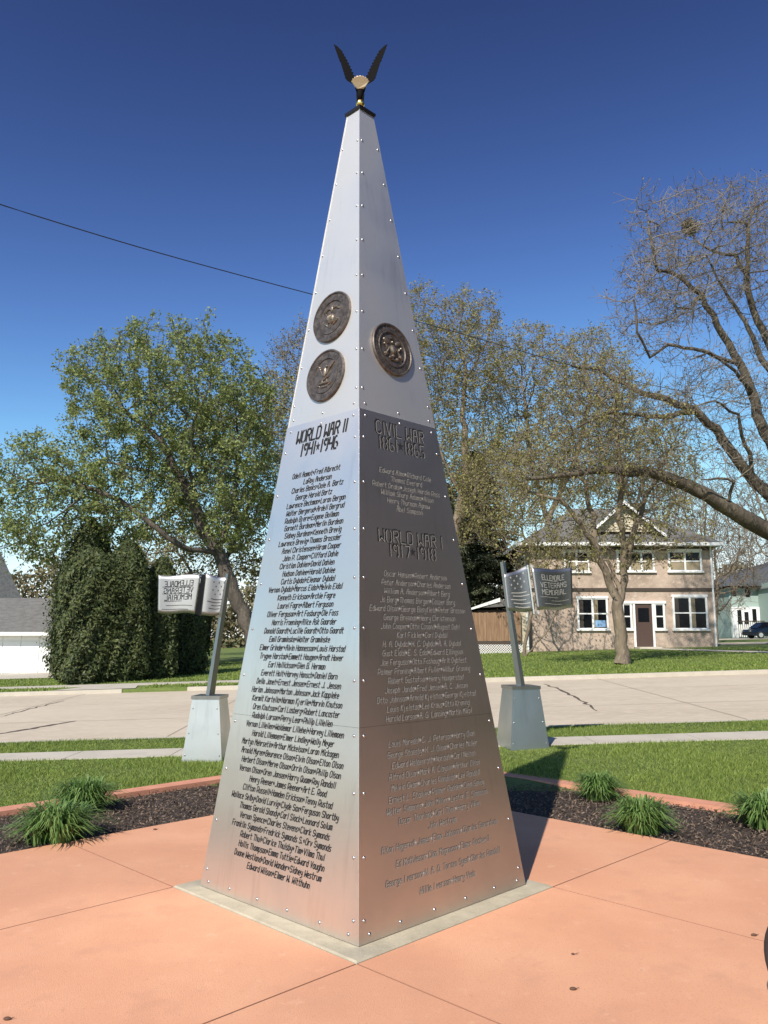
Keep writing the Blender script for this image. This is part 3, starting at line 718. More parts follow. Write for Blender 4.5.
def wavy(t,name,tl,tr,bl,br,depth,amp,phase,m,nx=22,ny=10,th=.006,parent=None):
    tl,tr,bl,br=map(Vector,(tl,tr,bl,br)); n=(tr-tl).cross(tl-bl).normalized()
    if n.y>0: n=-n
    def P(s,v,o=0):
        p=tl.lerp(tr,s).lerp(bl.lerp(br,s),v); w=amp*math.sin(phase+2*math.pi*s*.95)
        return p+n*(w+o)+Vector((0,0,-.0))+Vector((0,0,amp*.8*math.sin(phase+1+2*math.pi*s)))
    V=[];F=[]
    for o in (0,-th):
        for j in range(ny+1):
            for i in range(nx+1): V.append(P(i/nx,j/ny,o))
    W=nx+1; K=W*(ny+1)
    for j in range(ny):
        for i in range(nx):
            a=j*W+i; F.append((a,a+W,a+W+1,a+1)); F.append((K+a,K+a+1,K+a+W+1,K+a+W))
    for i in range(nx):
        F.append((i,i+1,K+i+1,K+i)); a=ny*W+i; F.append((a,K+a,K+a+1,a+1))
    for j in range(ny):
        a=j*W; F.append((a,K+a,K+a+W,a+W)); a=j*W+nx; F.append((a,a+W,K+a+W,K+a))
    b=MB(); b.add(V,F); o=b.build(name,m,t,True); 
    return o,P
def stars(b,P,s0,s1,v0,v1,rows,r,n,aspect):
    for j in range(rows):
        cnt=3 if j%2==0 else 2
        for i in range(3 if j%2==0 else 2):
            s=s0+(s1-s0)*((i+.5)/3 if j%2==0 else (i+1)/3); v=v0+(v1-v0)*(j+.5)/rows
            vs=[P(s+r*aspect*(1 if k%2==0 else .45)*math.cos(math.pi/2+k*math.pi/5), v-r*(1 if k%2==0 else .45)*math.sin(math.pi/2+k*math.pi/5),.0025) for k in range(10)]
            b.add(vs+[P(s,v,.0025)],[(10,k,(k+1)%10) for k in range(10)])
def stripes(b,P,lst,w=.018):
    for s0,s1,v in lst:
        k=10; vs=[]
        for i in range(k+1):
            s=s0+(s1-s0)*i/k; dv=.012*math.sin(3+6*s); vs+=[P(s,v+dv-w/2,.0025),P(s,v+dv+w/2,.0025)]
        b.add(vs,[(2*i,2*i+1,2*i+3,2*i+2) for i in range(k)])
def textpanel(b,P,rows,mirror,h,st,width):
    for txt,v,w in rows:
        text_mesh(b,txt,lambda x,y,v=v:P(.5+x/width,v-y/.47,.0025),h,st,w,True,0,0,mirror)
# left
DL=10.95; zl0=float(zt(-2.33,DL))
bl_=(at(210,700,DL+.28).x,DL+.28,zl0)
ptop=at(228.5,574,DL+.30)
tl_,pA,pB=flag_monument(-1,(bl_[0],bl_[1],zl0-.0),R(-6),.555,.375,.80,ptop,'sunlit steel flag sculpture left of the memorial, its panel lettered in reverse')
DF=DL+.2
o,P=wavy(tl_,'star_panel',at(206,574,DF+.06),at(228.5,578,DF+.10),at(201,616,DF+.06),at(223,615,DF+.10),0,.012,.5,M['flagmetal'])
b=MB(); stars(b,P,.28,.96,.10,.50,4,.030,3,1.25); stripes(b,P,[(.35,.85,.58),(.2,.8,.66),(.4,.9,.74),(.3,.8,.82)]); b.build('cutouts',M['hole'],o)
o2,P2=wavy(tl_,'text_panel',at(158.5,575,DF-.05),at(201,575,DF-.02),at(158,613,DF-.05),at(195,614,DF-.02),0,.014,2.2,M['flagmetal'])
b=MB(); textpanel(b,P2,[("ELLENDALE",.22,.40),("VETERANS",.40,.42),("MEMORIAL",.58,.40)],True,.062,.0095,.58)
stripes(b,P2,[(.1,.5,.31),(.5,.85,.31),(.1,.85,.49),(.15,.6,.68),(.2,.9,.79),(.1,.8,.89)],.012); b.build('cutouts',M['hole'],o2)
b=MB()
q=[at(201,575,DF-.02),at(206,574,DF+.06),at(201,616,DF+.06),at(195,614,DF-.02)]; off=Vector((0,.012,0))
b.hexa([p+off for p in q],[p+off*1.6 for p in q]); b.build('spine',M['core'],tl_)
# right
DR=11.3; zr0=float(zt(1.95,DR))
xr=at(521,700,DR+.28).x
ptop=at(502.5,562,DR+.30)
tr_,pA,pB=flag_monument(1,(xr,DR+.28,zr0),R(13),.575,.40,.80,ptop,'shaded grey steel flag sculpture right of the memorial, stars and stripes cut out')
DF=DR+.2
o,P=wavy(tr_,'star_panel',at(504,575,DF),at(527,566,DF+.12),at(508,611,DF),at(533,612,DF+.12),0,.010,.6,M['flagmetal'])
b=MB(); stars(b,P,.10,.95,.08,.46,4,.036,3,1.3); stripes(b,P,[(.2,.85,.54),(.25,.95,.62),(.15,.8,.71),(.25,.95,.80),(.3,.9,.89)],.022); b.build('cutouts',M['cutedge'],o)  # pale fill painted for the bright background behind the openings
o2,P2=wavy(tr_,'text_panel',at(532,569,DF+.08),at(572,568,DF+.36),at(538,611,DF+.08),at(573,608,DF+.36),0,.016,.2,M['flagmetal'])
b=MB(); textpanel(b,P2,[("ELLENDALE",.22,.36),("VETERANS",.40,.42),("MEMORIAL",.57,.40)],False,.056,.0065,.60)
stripes(b,P2,[(.38,.62,.30),(.1,.6,.70),(.4,.9,.78),(.2,.7,.86)],.008); b.build('cutouts',M['cutedge'],o2)  # lettering coloured pale as if bright background showed through
b=MB()
for k in range(2):
    dx=(0,4.2)[k]
    q=[at(526.8+dx,565,DF+.11),at(528.2+dx,565,DF+.11),at(534.8+dx,614,DF+.11),at(533.4+dx,614,DF+.11)]; off=Vector((0,.02,0))
    b.hexa(q,[p+off for p in q])
b.build('spine',M['chrome'],tr_)

# ------------------------------------------------------------------ lily clumps
def lily(px,py,rad,hgt,seed,label):
    x,y=None,None
    u=(px-384)/FPX; v=(512-py)/FPX; d=(u,CP-v*SP,SP+v*CP); t=-EYE/d[2]; x,y=d[0]*t,d[1]*t
    rnd=random.Random(seed); root=empty('daylily_clump',label,'plant',(x,y,-.02),'leafy daylily clumps in the mulch beds')
    b=MB()
    for k in range(620):
        a=rnd.uniform(0,2*math.pi); r0=rnd.uniform(0,rad*.5); L_=rnd.uniform(.5,1.1)
        sp=rnd.uniform(.15,1.0)*rad; h=hgt*L_*(1-.35*(sp/rad)**2)
        w=rnd.uniform(.006,.0125); bx,by=x+r0*math.cos(a+rnd.uniform(-.6,.6)),y+r0*math.sin(a+rnd.uniform(-.6,.6))
        ca,sa=math.cos(a),math.sin(a); V=[]
        n=4
        for i in range(n+1):
            s=i/n; rr=sp*s**1.5; z=h*math.sin(min(1,s*1.05)*math.pi*(.55+.25*sp/rad))/1.0; ww=w*(1-s)**.6+.0008
            V+=[(bx+ca*rr-sa*ww,by+sa*rr+ca*ww,-.02+z),(bx+ca*rr+sa*ww,by+sa*rr-ca*ww,-.02+z)]
        b.add(V,[(2*i,2*i+1,2*i+3,2*i+2) for i in range(n)])
    b.build('leaves',M['lily'],root)
lily(55,838,.37,.29,1,'nearer of the two leafy clumps in the left mulch bed')
lily(84,808,.34,.28,2,'farther leafy clump in the left bed, against the red edging')
lily(598,797,.27,.25,3,'small leafy clump in the right bed nearest the memorial and its shadow')
lily(642,829,.30,.27,4,'spreading leafy clump in the right bed at the plaza edge')
lily(765,824,.32,.28,5,'leafy clump at the right edge of the photo')

# ------------------------------------------------------------------ trees
def grow(init, att, step, infl, kill, rng, maxit=90, trop=(0,0,.08)):
    pos=[np.array(p,float) for p,_ in init]; par=[q for _,q in init]
    A=np.array(att); nd=np.full(len(A),1e9); ni=np.zeros(len(A),int)
    new=list(range(len(pos))); trop=np.array(trop); cc={}
    for it in range(maxit):
        NP=np.array([pos[i] for i in new])
        for c in range(0,len(NP),400):
            D=np.linalg.norm(A[:,None]-NP[None,c:c+400],axis=2); m=D.argmin(1); d=D[np.arange(len(A)),m]
            up=d<nd; nd[up]=d[up]; ni[up]=np.array(new)[c:c+400][m[up]]
        keep=nd>kill; A=A[keep]; nd=nd[keep]; ni=ni[keep]
        if len(A)==0: break
        act=nd<infl
        if not act.any(): 
            act=nd<=nd.min()+.5
        dirs=(A[act]-np.array(pos)[ni[act]])/nd[act][:,None]
        idx=ni[act]; uq,invi=np.unique(idx,return_inverse=True)
        sm=np.zeros((len(uq),3)); np.add.at(sm,invi,dirs)
        new=[]
        for q,i in enumerate(uq):
            if cc.get(i,0)>=4: continue
            d=sm[q]/ (np.linalg.norm(sm[q])+1e-9)+trop+rng.normal(size=3)*.16; d/=np.linalg.norm(d)
            cc[i]=cc.get(i,0)+1
            pos.append(pos[i]+d*step); par.append(int(i)); new.append(len(pos)-1)
        if not new: break
    return np.array(pos),np.array(par)
def radii(pos,par,r0,pw=2.35,rmax=None):
    n=len(pos); acc=np.zeros(n)
    r=np.zeros(n)
    for i in range(n-1,-1,-1):
        r[i]=max(acc[i],r0**pw)**(1/pw) if acc[i]>0 else r0
        if par[i]>=0: acc[par[i]]+=r[i]**pw*1.0
    if rmax: r=r*min(1,rmax/r.max()) if r.max()>rmax else r
    return np.maximum(r,r0*.9)
def wood_mesh(pos,par,r,root_flare=1.5):
    n=len(pos); K=7
    main=np.full(n,-1)
    for i in range(n):
        p=par[i]
        if p>=0 and (main[p]<0 or r[i]>r[main[p]]): main[p]=i
    d=np.zeros((n,3))
    for i in range(n):
        a=pos[i]-pos[par[i]] if par[i]>=0 else np.zeros(3)
        b_=pos[main[i]]-pos[i] if main[i]>=0 else np.zeros(3)
        v=a/(np.linalg.norm(a)+1e-9)+b_/(np.linalg.norm(b_)+1e-9); d[i]=v/(np.linalg.norm(v)+1e-9)
    ref=np.array([0,1,.05])
    a=np.cross(d,ref); a/=np.linalg.norm(a,axis=1)[:,None]+1e-9; b_=np.cross(d,a)
    V=[];F=[];base={}; nv=0
    thick=r>.03
    ang=np.arange(K)*2*math.pi/K
    for i in np.nonzero(thick)[0]:
        rr=r[i]
        ring=pos[i]+rr*(a[i][None]*np.cos(ang)[:,None]+b_[i][None]*np.sin(ang)[:,None])
        V.append(ring); base[i]=nv; nv+=K
    for i in np.nonzero(thick)[0]:
        p=par[i]
        if p<0: continue
        if main[p]==i and p in base: s=base[p]
        else:
            rr=r[i]*1.1; ring=pos[p]+rr*(a[i][None]*np.cos(ang)[:,None]+b_[i][None]*np.sin(ang)[:,None]); V.append(ring); s=nv; nv+=K
        t=base[i]
        for j in range(K): F.append((s+j,s+(j+1)%K,t+(j+1)%K,t+j))
    thin=np.nonzero(~thick)[0]; thin=thin[par[thin]>=0]
    P0=pos[par[thin]]; P1=pos[thin]; R1=r[thin]; R0_=np.minimum(r[par[thin]],R1*1.25)
    dd=P1-P0; dd/=np.linalg.norm(dd,axis=1)[:,None]+1e-9; aa=np.cross(dd,ref); aa/=np.linalg.norm(aa,axis=1)[:,None]+1e-9; bb=np.cross(dd,aa)
    V=[np.concatenate(V)] if V else [np.zeros((0,3))]
    rings=[]
    for (Pp,Rr) in ((P0,R0_),(P1,R1)):
        for j in range(3):
            t=2*math.pi*j/3; rings.append(Pp+Rr[:,None]*(aa*math.cos(t)+bb*math.sin(t)))
    T=np.stack(rings,1).reshape(-1,3); m=len(thin)
    i6=nv+np.arange(m)*6
    F3=np.concatenate([np.stack([i6+j,i6+(j+1)%3,i6+3+(j+1)%3,i6+3+j],-1) for j in range(3)]) if m else np.zeros((0,4),int)
    V.append(T)
    return np.concatenate(V),[np.array(F,int).reshape(-1,4),F3.astype(int)]
def add_twigs(pos,par,r,rng,r0,per=2,L=(.25,.6),maxr=.03,up=.15):
    tips=np.nonzero(r<maxr)[0]; tips=tips[par[tips]>=0]
    P=[];Q=[];p0=len(pos)
    for i in tips:
        d0=pos[i]-pos[par[i]]; d0/=np.linalg.norm(d0)+1e-9
        for k in range(per):
            d=d0*.7+rng.normal(size=3)*.65+np.array([0,0,up]); d/=np.linalg.norm(d); l=rng.uniform(*L)
            q=pos[i]+d*l*.55; P.append(q); Q.append(i)
            d2=d+rng.normal(size=3)*.35+np.array([0,0,up]); d2/=np.linalg.norm(d2)
            P.append(q+d2*l*.45); Q.append(p0+len(P)-2)
    if not P: return pos,par,r
    return np.concatenate([pos,np.array(P)]),np.concatenate([par,np.array(Q)]),np.concatenate([r,np.full(len(P),r0)])
def ell(px,py,rx,ry,Y,dep,n,rng,shell=.0):
    c=np.array(at(px,py,Y)); v=rng.normal(size=(n,3)); v/=np.linalg.norm(v,axis=1)[:,None]
    v*=(rng.uniform(shell,1,n)**(1/3))[:,None]
    return c+v*np.array([rx*Y/FPX,dep,ry*Y/FPX])
def interp_limb(pts,step):
    out=[np.array(pts[0],float)]
    for a,b_ in zip(pts[:-1],pts[1:]):
        a=np.array(a,float);b_=np.array(b_,float); k=max(1,int(np.linalg.norm(b_-a)/step))
        for i in range(1,k+1): out.append(a+(b_-a)*i/k)
    return out
def tree(name,label,cat,base,limbs,att,seed,bark,leaf=None,step=.4,infl=3.,kill=.75,r0=.012,pw=2.15,rmax=None,per=2,twL=(.25,.6),
         bark2=None,nleaf=6,lsz=(.06,.11),lsd=.12,leafr=.03,group='trees across the street',maxit=90,wob=.05,twup=.15,trop=(0,0,.08)):
    """limbs: list of (attach_index_or_None, [points]); the first is the trunk from the base"""
    rng=np.random.default_rng(seed)
    init=[]; mins={}
    for li,lm in enumerate(limbs):
        pts=lm[1]; rr=lm[2] if len(lm)>2 else None
        ip=interp_limb(pts,step)
        if li==0: parent=-1
        else:
            arr=np.array([p for p,_ in init]); parent=int(np.linalg.norm(arr-ip[0],axis=1).argmin()); ip=ip[1:]
        for k,p in enumerate(ip):
            if not (li==0 and k==0): p=p+rng.normal(size=3)*wob
            init.append((p,parent)); parent=len(init)-1
            if rr: mins[parent]=rr[0]+(rr[1]-rr[0])*k/max(1,len(ip)-1)
    pos,par=grow(init,att,step,infl,kill,rng,maxit,trop)
    r=radii(pos,par,r0,pw,rmax)
    for q,v in mins.items(): r[q]=max(r[q],v) if r[q]<v else min(r[q],v*1.25)
    # root flare
    bz=np.array(base)[2]
    fl_=1+.28*np.exp(-np.maximum(0,pos[:,2]-bz)/.35)*(r>.1); r=r*fl_
    pos,par,r=add_twigs(pos,par,r,rng,r0*.7,per,twL,maxr=max(.03,r0*2.2),up=twup)
    V,F=wood_mesh(pos,par,r)
    root=empty(name,label,cat,tuple(base),group)
    tr=np_mesh('trunk',V,F,[bark,bark2] if bark2 else bark,root,smooth=True)
    if bark2:
        mi=np.zeros(len(tr.data.polygons),dtype=np.int32); mi[len(F[0]):]=1; tr.data.polygons.foreach_set('material_index',mi)
    if leaf is not None and nleaf>0:
        tips=np.nonzero(r<leafr)[0]
        pt=pos[tips]; f=1.9/max(.8,np.ptp(pos[:,0])/9)
        dn=np.sin(pt[:,0]*f+seed)*np.sin(pt[:,2]*f*1.2+pt[:,1]*.7)+.6*np.sin(pt[:,0]*f*2.3+pt[:,2]*f*1.9+seed*2)+.5*np.sin(pt[:,1]*f*1.7-pt[:,2]*f*2.7)
        lam=nleaf*(1.35 if cat=='tree' and name=='leafing_tree' else 1.1)*np.clip(1.0+.7*dn,.22,2.6)
        pick=rng.uniform(0,1,len(tips))<.5
        cnt=rng.poisson(lam*2.3)*pick; idx=np.repeat(tips,cnt)
        P=pos[idx]+rng.normal(size=(len(idx),3))*lsd
        sz=rng.uniform(*lsz,len(idx))
        V,F=quads_cloud(P,sz,sz*rng.uniform(.4,.7,len(idx)),rng)
        np_mesh('crown',V,[F],leaf,root)
    print('TREE',name,len(pos))
    return root
g_=lambda px,py,Y:(lambda p:(p.x,p.y,float(zt(p.x,p.y))))(at(px,py,Y))
rs=np.random.default_rng(11)
A_=lambda *a:tuple(at(*a))
# 1 big left tree in young leaf
Y=37
base=g_(262,655,Y)
att=np.concatenate([ell(170,405,108,85,Y,5.0,2600,rs),ell(30,520,50,50,Y-1.5,3,500,rs),ell(60,478,72,42,Y-1,3.8,1000,rs),ell(235,470,48,80,Y+.5,4,900,rs),ell(120,500,95,50,Y-.5,4.5,1000,rs),
   ell(85,375,30,28,Y,2.5,120,rs),ell(45,545,40,22,Y-1,2.0,110,rs),ell(200,345,45,22,Y,3,120,rs)])
tree('leafing_tree','big spreading tree in young green leaf left of the memorial, its trunk leaning left','tree',base,
 [(None,[base,A_(250,630,Y),A_(232,590,Y),A_(219,554,Y)],(.37,.31)),
  (0,[A_(219,554,Y),A_(203,528,Y),A_(186,487,Y),A_(160,440,Y),A_(120,405,Y)],(.32,.08)),
  (0,[A_(203,528,Y),A_(190,470,Y-.5),A_(195,420,Y-1)]),
  (0,[A_(219,554,Y),A_(190,549,Y-1),A_(172,540,Y-1.5),A_(120,500,Y-2),A_(70,480,Y-2)]),
  (0,[A_(186,487,Y),A_(150,470,Y-1),A_(105,462,Y-1)]),
  (0,[A_(219,554,Y),A_(236,500,Y+1),A_(240,440,Y+1)])],
 att,21,M['bark_d'],M['leaf_g'],step=.38,r0=.011,kill=.55,nleaf=3.6,lsz=(.05,.095),lsd=.12,leafr=.04,per=2,twL=(.2,.55))
# 2 brownish tree behind
Y=46; base=g_(199,660,Y)
att=np.concatenate([ell(235,490,70,100,Y,4.5,1800,rs),ell(280,430,32,65,Y,3,500,rs),ell(180,560,60,50,Y,4,250,rs)])
tree('budding_tree','brownish budding tree with a thick trunk behind the left flag sculpture','tree',base,
 [(None,[base,A_(203,640,Y),A_(213,610,Y),A_(225,560,Y)]),(0,[A_(225,560,Y),A_(250,500,Y),A_(270,440,Y)]),(0,[A_(213,610,Y),A_(190,570,Y),A_(175,550,Y)])],
 att,22,M['bark_d'],M['leaf_y'],step=.5,r0=.013,kill=.7,nleaf=4,lsz=(.06,.10),lsd=.16,leafr=.04,per=2,twL=(.3,.7))
# 3 bare tree behind, left of the obelisk
Y=58; base=g_(330,640,Y)
att=np.concatenate([ell(312,400,52,88,Y,4.5,1500,rs)])
tree('bare_tree','bare twiggy tree rising just behind the left edge of the memorial','tree',base,
 [(None,[base,A_(330,590,Y),A_(322,500,Y)]),(0,[A_(322,500,Y),A_(305,440,Y),A_(298,380,Y)]),(0,[A_(322,500,Y),A_(340,430,Y)])],
 att,23,M['bark'],M['leaf_b'],step=.6,r0=.015,kill=.7,nleaf=1.6,lsz=(.06,.1),lsd=.2,leafr=.05,per=4,twL=(.4,1.0))
# dark tree mass filling between at left, behind
Y=62; base=g_(120,650,Y)
att=ell(150,560,120,70,Y,5,500,rs)
tree('budding_tree','low brownish tree behind the cedars','tree',base,
 [(None,[base,A_(125,610,Y),A_(140,570,Y)])],att,24,M['bark_d'],M['leaf_y'],step=.7,r0=.016,kill=1.1,nleaf=1.5,lsz=(.12,.2),lsd=.35,leafr=.05,per=2,twL=(.3,.8))
# 4 tree right of the obelisk
Y=50; base=g_(452,640,Y)
att=np.concatenate([ell(468,365,44,78,Y,4,2200,rs),ell(422,350,24,74,Y,3,800,rs),ell(470,450,40,40,Y,3,400,rs),ell(490,490,38,60,Y-3,2.5,900,rs)])
tree('budding_tree','tall yellowish budding tree rising against the right edge of the memorial','tree',base,
 [(None,[base,A_(452,600,Y),A_(453,540,Y),A_(462,500,Y),A_(468,470,Y)],(.5,.32)),(0,[A_(468,470,Y),A_(462,420,Y),A_(466,370,Y)],(.25,.1)),
  (0,[A_(462,500,Y),A_(440,450,Y),A_(425,400,Y)]),(0,[A_(453,540,Y),A_(475,490,Y),A_(492,440,Y)])],
 att,25,M['bark'],M['leaf_y'],step=.5,r0=.014,kill=.6,nleaf=2.6,lsz=(.055,.09),lsd=.15,leafr=.04,per=3,twL=(.3,.9),twup=.35)
# 5 second row
Y=56; base=g_(545,640,Y)
att=np.concatenate([ell(530,385,45,66,Y,4,1600,rs),ell(590,395,48,72,Y,4,1500,rs),ell(560,460,70,50,Y,4,900,rs)])
tree('budding_tree','wide yellowish budding tree standing behind the tan house','tree',base,
 [(None,[base,A_(545,590,Y),A_(548,520,Y)]),(0,[A_(548,520,Y),A_(530,460,Y),A_(525,400,Y)]),(0,[A_(548,520,Y),A_(575,460,Y),A_(590,400,Y)])],
 att,26,M['bark'],M['leaf_y'],step=.6,r0=.016,kill=.7,nleaf=2.4,lsz=(.06,.10),lsd=.16,leafr=.05,per=3,twL=(.4,1.0),twup=.4)
# 6 front tree before the house
Y=30.5; base=g_(622,665,Y)
att=np.concatenate([ell(600,440,75,78,Y,3.6,2600,rs),ell(545,475,52,60,Y-.5,2.6,1000,rs),ell(660,450,42,64,Y+.5,2.6,800,rs),ell(580,380,50,45,Y,2.5,300,rs),ell(640,530,70,42,Y+.5,2.6,900,rs),ell(560,545,50,35,Y,2.2,450,rs)])
tree('budding_tree','sparse budding tree in front of the tan house, trunk forking above the lawn','tree',base,
 [(None,[base,A_(622,635,Y),A_(620,607,Y)],(.25,.22)),(0,[A_(620,607,Y),A_(609,580,Y),A_(596,550,Y-.3),A_(582,525,Y-.6),A_(560,500,Y-1),A_(530,492,Y-1.3)],(.17,.05)),
  (0,[A_(596,550,Y-.3),A_(590,500,Y),A_(572,450,Y)],(.13,.05)),(0,[A_(620,607,Y),A_(626,570,Y+.3),A_(634,530,Y+.6),A_(650,490,Y+1),A_(668,450,Y+1)],(.16,.05)),
  (0,[A_(626,570,Y+.3),A_(620,520,Y),A_(622,460,Y-.3),A_(612,410,Y)],(.14,.05)),(0,[A_(622,595,Y),A_(606,560,Y+.6),A_(570,560,Y+1)],(.10,.04))],
 att,27,M['bark'],M['leaf_y'],step=.32,r0=.009,kill=.45,nleaf=1.6,lsz=(.035,.065),lsd=.08,leafr=.03,per=2,twL=(.2,.55),rmax=.4)
# 11 multi-trunk beside the house corner
Y=41; base=g_(524,648,Y)
att=np.concatenate([ell(545,530,60,48,Y,3,900,rs),ell(508,500,46,60,Y,3,1100,rs)])
tree('budding_tree','small tree with two pale trunks at the left corner of the tan house','tree',base,
 [(None,[base,A_(530,620,Y),A_(537,590,Y),A_(535,560,Y)]),(0,[base,A_(545,635,Y),A_(556,615,Y),A_(560,580,Y)])],
 att,28,M['bark'],M['leaf_y'],step=.45,r0=.012,kill=.75,nleaf=.9,lsz=(.05,.09),lsd=.16,leafr=.035,per=2,twL=(.25,.6),rmax=.28)
# 8 cottonwood
Y=32; base=g_(812,668,Y)
L8=[[A_(812,665,Y),A_(805,610,Y),A_(795,560,Y),A_(782,530,Y)],
 [A_(782,530,Y),A_(765,530,Y),A_(748,519,Y-.5),A_(715,502,Y-1),A_(697,490,Y-1.2),A_(672,479,Y-1.6),A_(640,472,Y-2),A_(600,469,Y-2.6),A_(565,476,Y-3),A_(525,478,Y-3.2)],
 [A_(797,562,Y),A_(785,515,Y+.3),A_(768,495,Y+.4),A_(755,481,Y+.4),A_(735,459,Y),A_(715,429,Y),A_(695,411,Y-.5),A_(665,400,Y-.8),A_(632,388,Y-1),A_(598,370,Y-1),A_(572,366,Y-1.4)],
 [A_(695,411,Y-.5),A_(665,417,Y-1),A_(630,414,Y-1.6),A_(600,415,Y-2),A_(574,430,Y-2.5)],
 [A_(795,560,Y),A_(790,490,Y+1),A_(775,450,Y+1),A_(760,425,Y+1),A_(752,392,Y+1),A_(740,365,Y+1),A_(722,335,Y+.8),A_(712,316,Y+.6),A_(701,295,Y+.5),A_(688,284,Y),A_(672,272,Y),A_(656,271,Y-.5)],
 [A_(656,271,Y-.5),A_(651,238,Y-1),A_(647,212,Y-1)],
 [A_(701,295,Y+.5),A_(692,307,Y-.5),A_(676,308,Y-1),A_(666,322,Y-1)],
 [A_(775,450,Y+1),A_(790,400,Y+2),A_(763,360,Y+1.6),A_(740,314,Y+1.6),A_(724,288,Y+1.5),A_(712,269,Y+1.2),A_(706,255,Y+1)],
 [A_(790,400,Y+2),A_(778,360,Y+2.4),A_(762,328,Y+2.4),A_(750,303,Y+2.4),A_(746,272,Y+2.2),A_(748,225,Y+2),A_(755,207,Y+2),A_(768,199,Y+2)],
 [A_(746,272,Y+2.2),A_(735,256,Y+1.6),A_(711,251,Y+1),A_(696,241,Y+.8)],
 [A_(740,365,Y+1),A_(700,350,Y-.5),A_(668,345,Y-1),A_(650,355,Y-1.4),A_(636,332,Y-2),A_(635,300,Y-2)],
 [A_(752,392,Y+1),A_(735,372,Y-1),A_(710,352,Y-1.6),A_(690,360,Y-2)],
 [A_(755,481,Y+.4),A_(738,415,Y-1),A_(715,400,Y-1.6),A_(695,405,Y-2)],
 [A_(697,490,Y-1.2),A_(728,500,Y-1),A_(735,480,Y-1.5),A_(700,478,Y-2)],
 [A_(748,225,Y+2),A_(735,222,Y+1.5),A_(722,226,Y+1)]]
R8=[(.36,.07),(.31,.05),(.12,.035),(.36,.06),(.06,.02),(.09,.02),(.22,.04),(.24,.04),(.09,.02),(.10,.03),(.10,.03),(.10,.03),(.09,.03),(.06,.02)]
att=np.concatenate([ell(700,255,66,76,Y+.5,3.6,2600,rs),ell(655,300,45,70,Y-1,3,900,rs),ell(755,250,32,80,Y+2,3,900,rs),ell(640,410,70,40,Y-1.6,2.4,300,rs),ell(720,400,55,65,Y,3,700,rs),
  ell(600,465,80,28,Y-2.8,1.5,260,rs),ell(730,470,45,35,Y-.5,2,160,rs),ell(840,330,90,160,Y+2,5,500,rs),ell(640,215,22,30,Y-1,1.6,60,rs)])
cw=tree('cottonwood_tree','huge old nearly bare tree leaning in from the right edge with heavy crooked limbs','tree',base,[(None,L8[0],(.72,.62))]+[(0,l,R8[k]) for k,l in enumerate(L8[1:])],
 att,29,M['bark_c'],M['leaf_b'],step=.38,r0=.0105,pw=2.05,kill=.5,nleaf=.35,lsz=(.03,.06),lsd=.12,leafr=.03,per=3,twL=(.3,.9),rmax=.8,wob=.035,twup=.1,bark2=M['bark_p'])
# nest
p=at(690,227,Y+.8); o=empty('squirrel_nest','round ball of dry leaves high in the bare tree at the right','nest',p)
nr=np.random.default_rng(5); v=nr.normal(size=(700,3)); v/=np.linalg.norm(v,axis=1)[:,None]; v*=nr.uniform(.2,1,700)[:,None]**.5
V,F=quads_cloud(np.array(p)+v*np.array([.36,.34,.45]),nr.uniform(.05,.11,700),nr.uniform(.015,.03,700),nr); np_mesh('leaf_ball',V,[F],M['nest'],o)
# 9 bare trees by the green house and behind the tan house
for k,(px,Yt,cx,cy,rx,ry,sd,lab) in enumerate([(716,58,716,560,38,62,31,'bare grey tree standing behind the right corner of the tan house'),(690,72,700,520,34,48,32,'small bare tree seen over the roof of the tan house'),(746,88,750,560,34,46,33,'distant bare tree over the pale green house'),(775,66,765,500,46,60,38,'tall bare tree behind the lowest cottonwood limb at the right edge'),(655,66,655,500,40,45,39,'bare tree rising behind the gable of the tan house')]):
    base=g_(px,640,Yt)
    tree('bare_tree',lab,'tree',base,[(None,[base,A_(px,612,Yt),A_(px+3,585,Yt)])],ell(cx,cy,rx,ry,Yt,3.5,1000,rs),sd,M['bark'],M['leaf_b'],step=.6,r0=.018,kill=.7,nleaf=.3,lsz=(.05,.09),lsd=.2,leafr=.05,per=4,twL=(.5,1.1))
# extra background trees right of obelisk low
for k,(px,Yt,cx,cy,rx,ry,sd,lab) in enumerate([(420,66,425,450,40,90,34,'budding tree mostly hidden behind the memorial'),(500,70,505,480,55,60,35,'hazy budding tree between the spruce and the tan house'),(640,78,640,470,60,50,36,'budding tree far behind the roof of the tan house')]):
    base=g_(px,640,Yt)
    tree('budding_tree',lab,'tree',base,[(None,[base,A_(px,612,Yt),A_(px+3,560,Yt)])],ell(cx,cy,rx,ry,Yt,4.5,1300,rs),sd,M['bark'],M['leaf_y'],step=.6,r0=.018,kill=.8,nleaf=2.2,lsz=(.08,.14),lsd=.25,leafr=.05,per=2,twL=(.5,1.1))

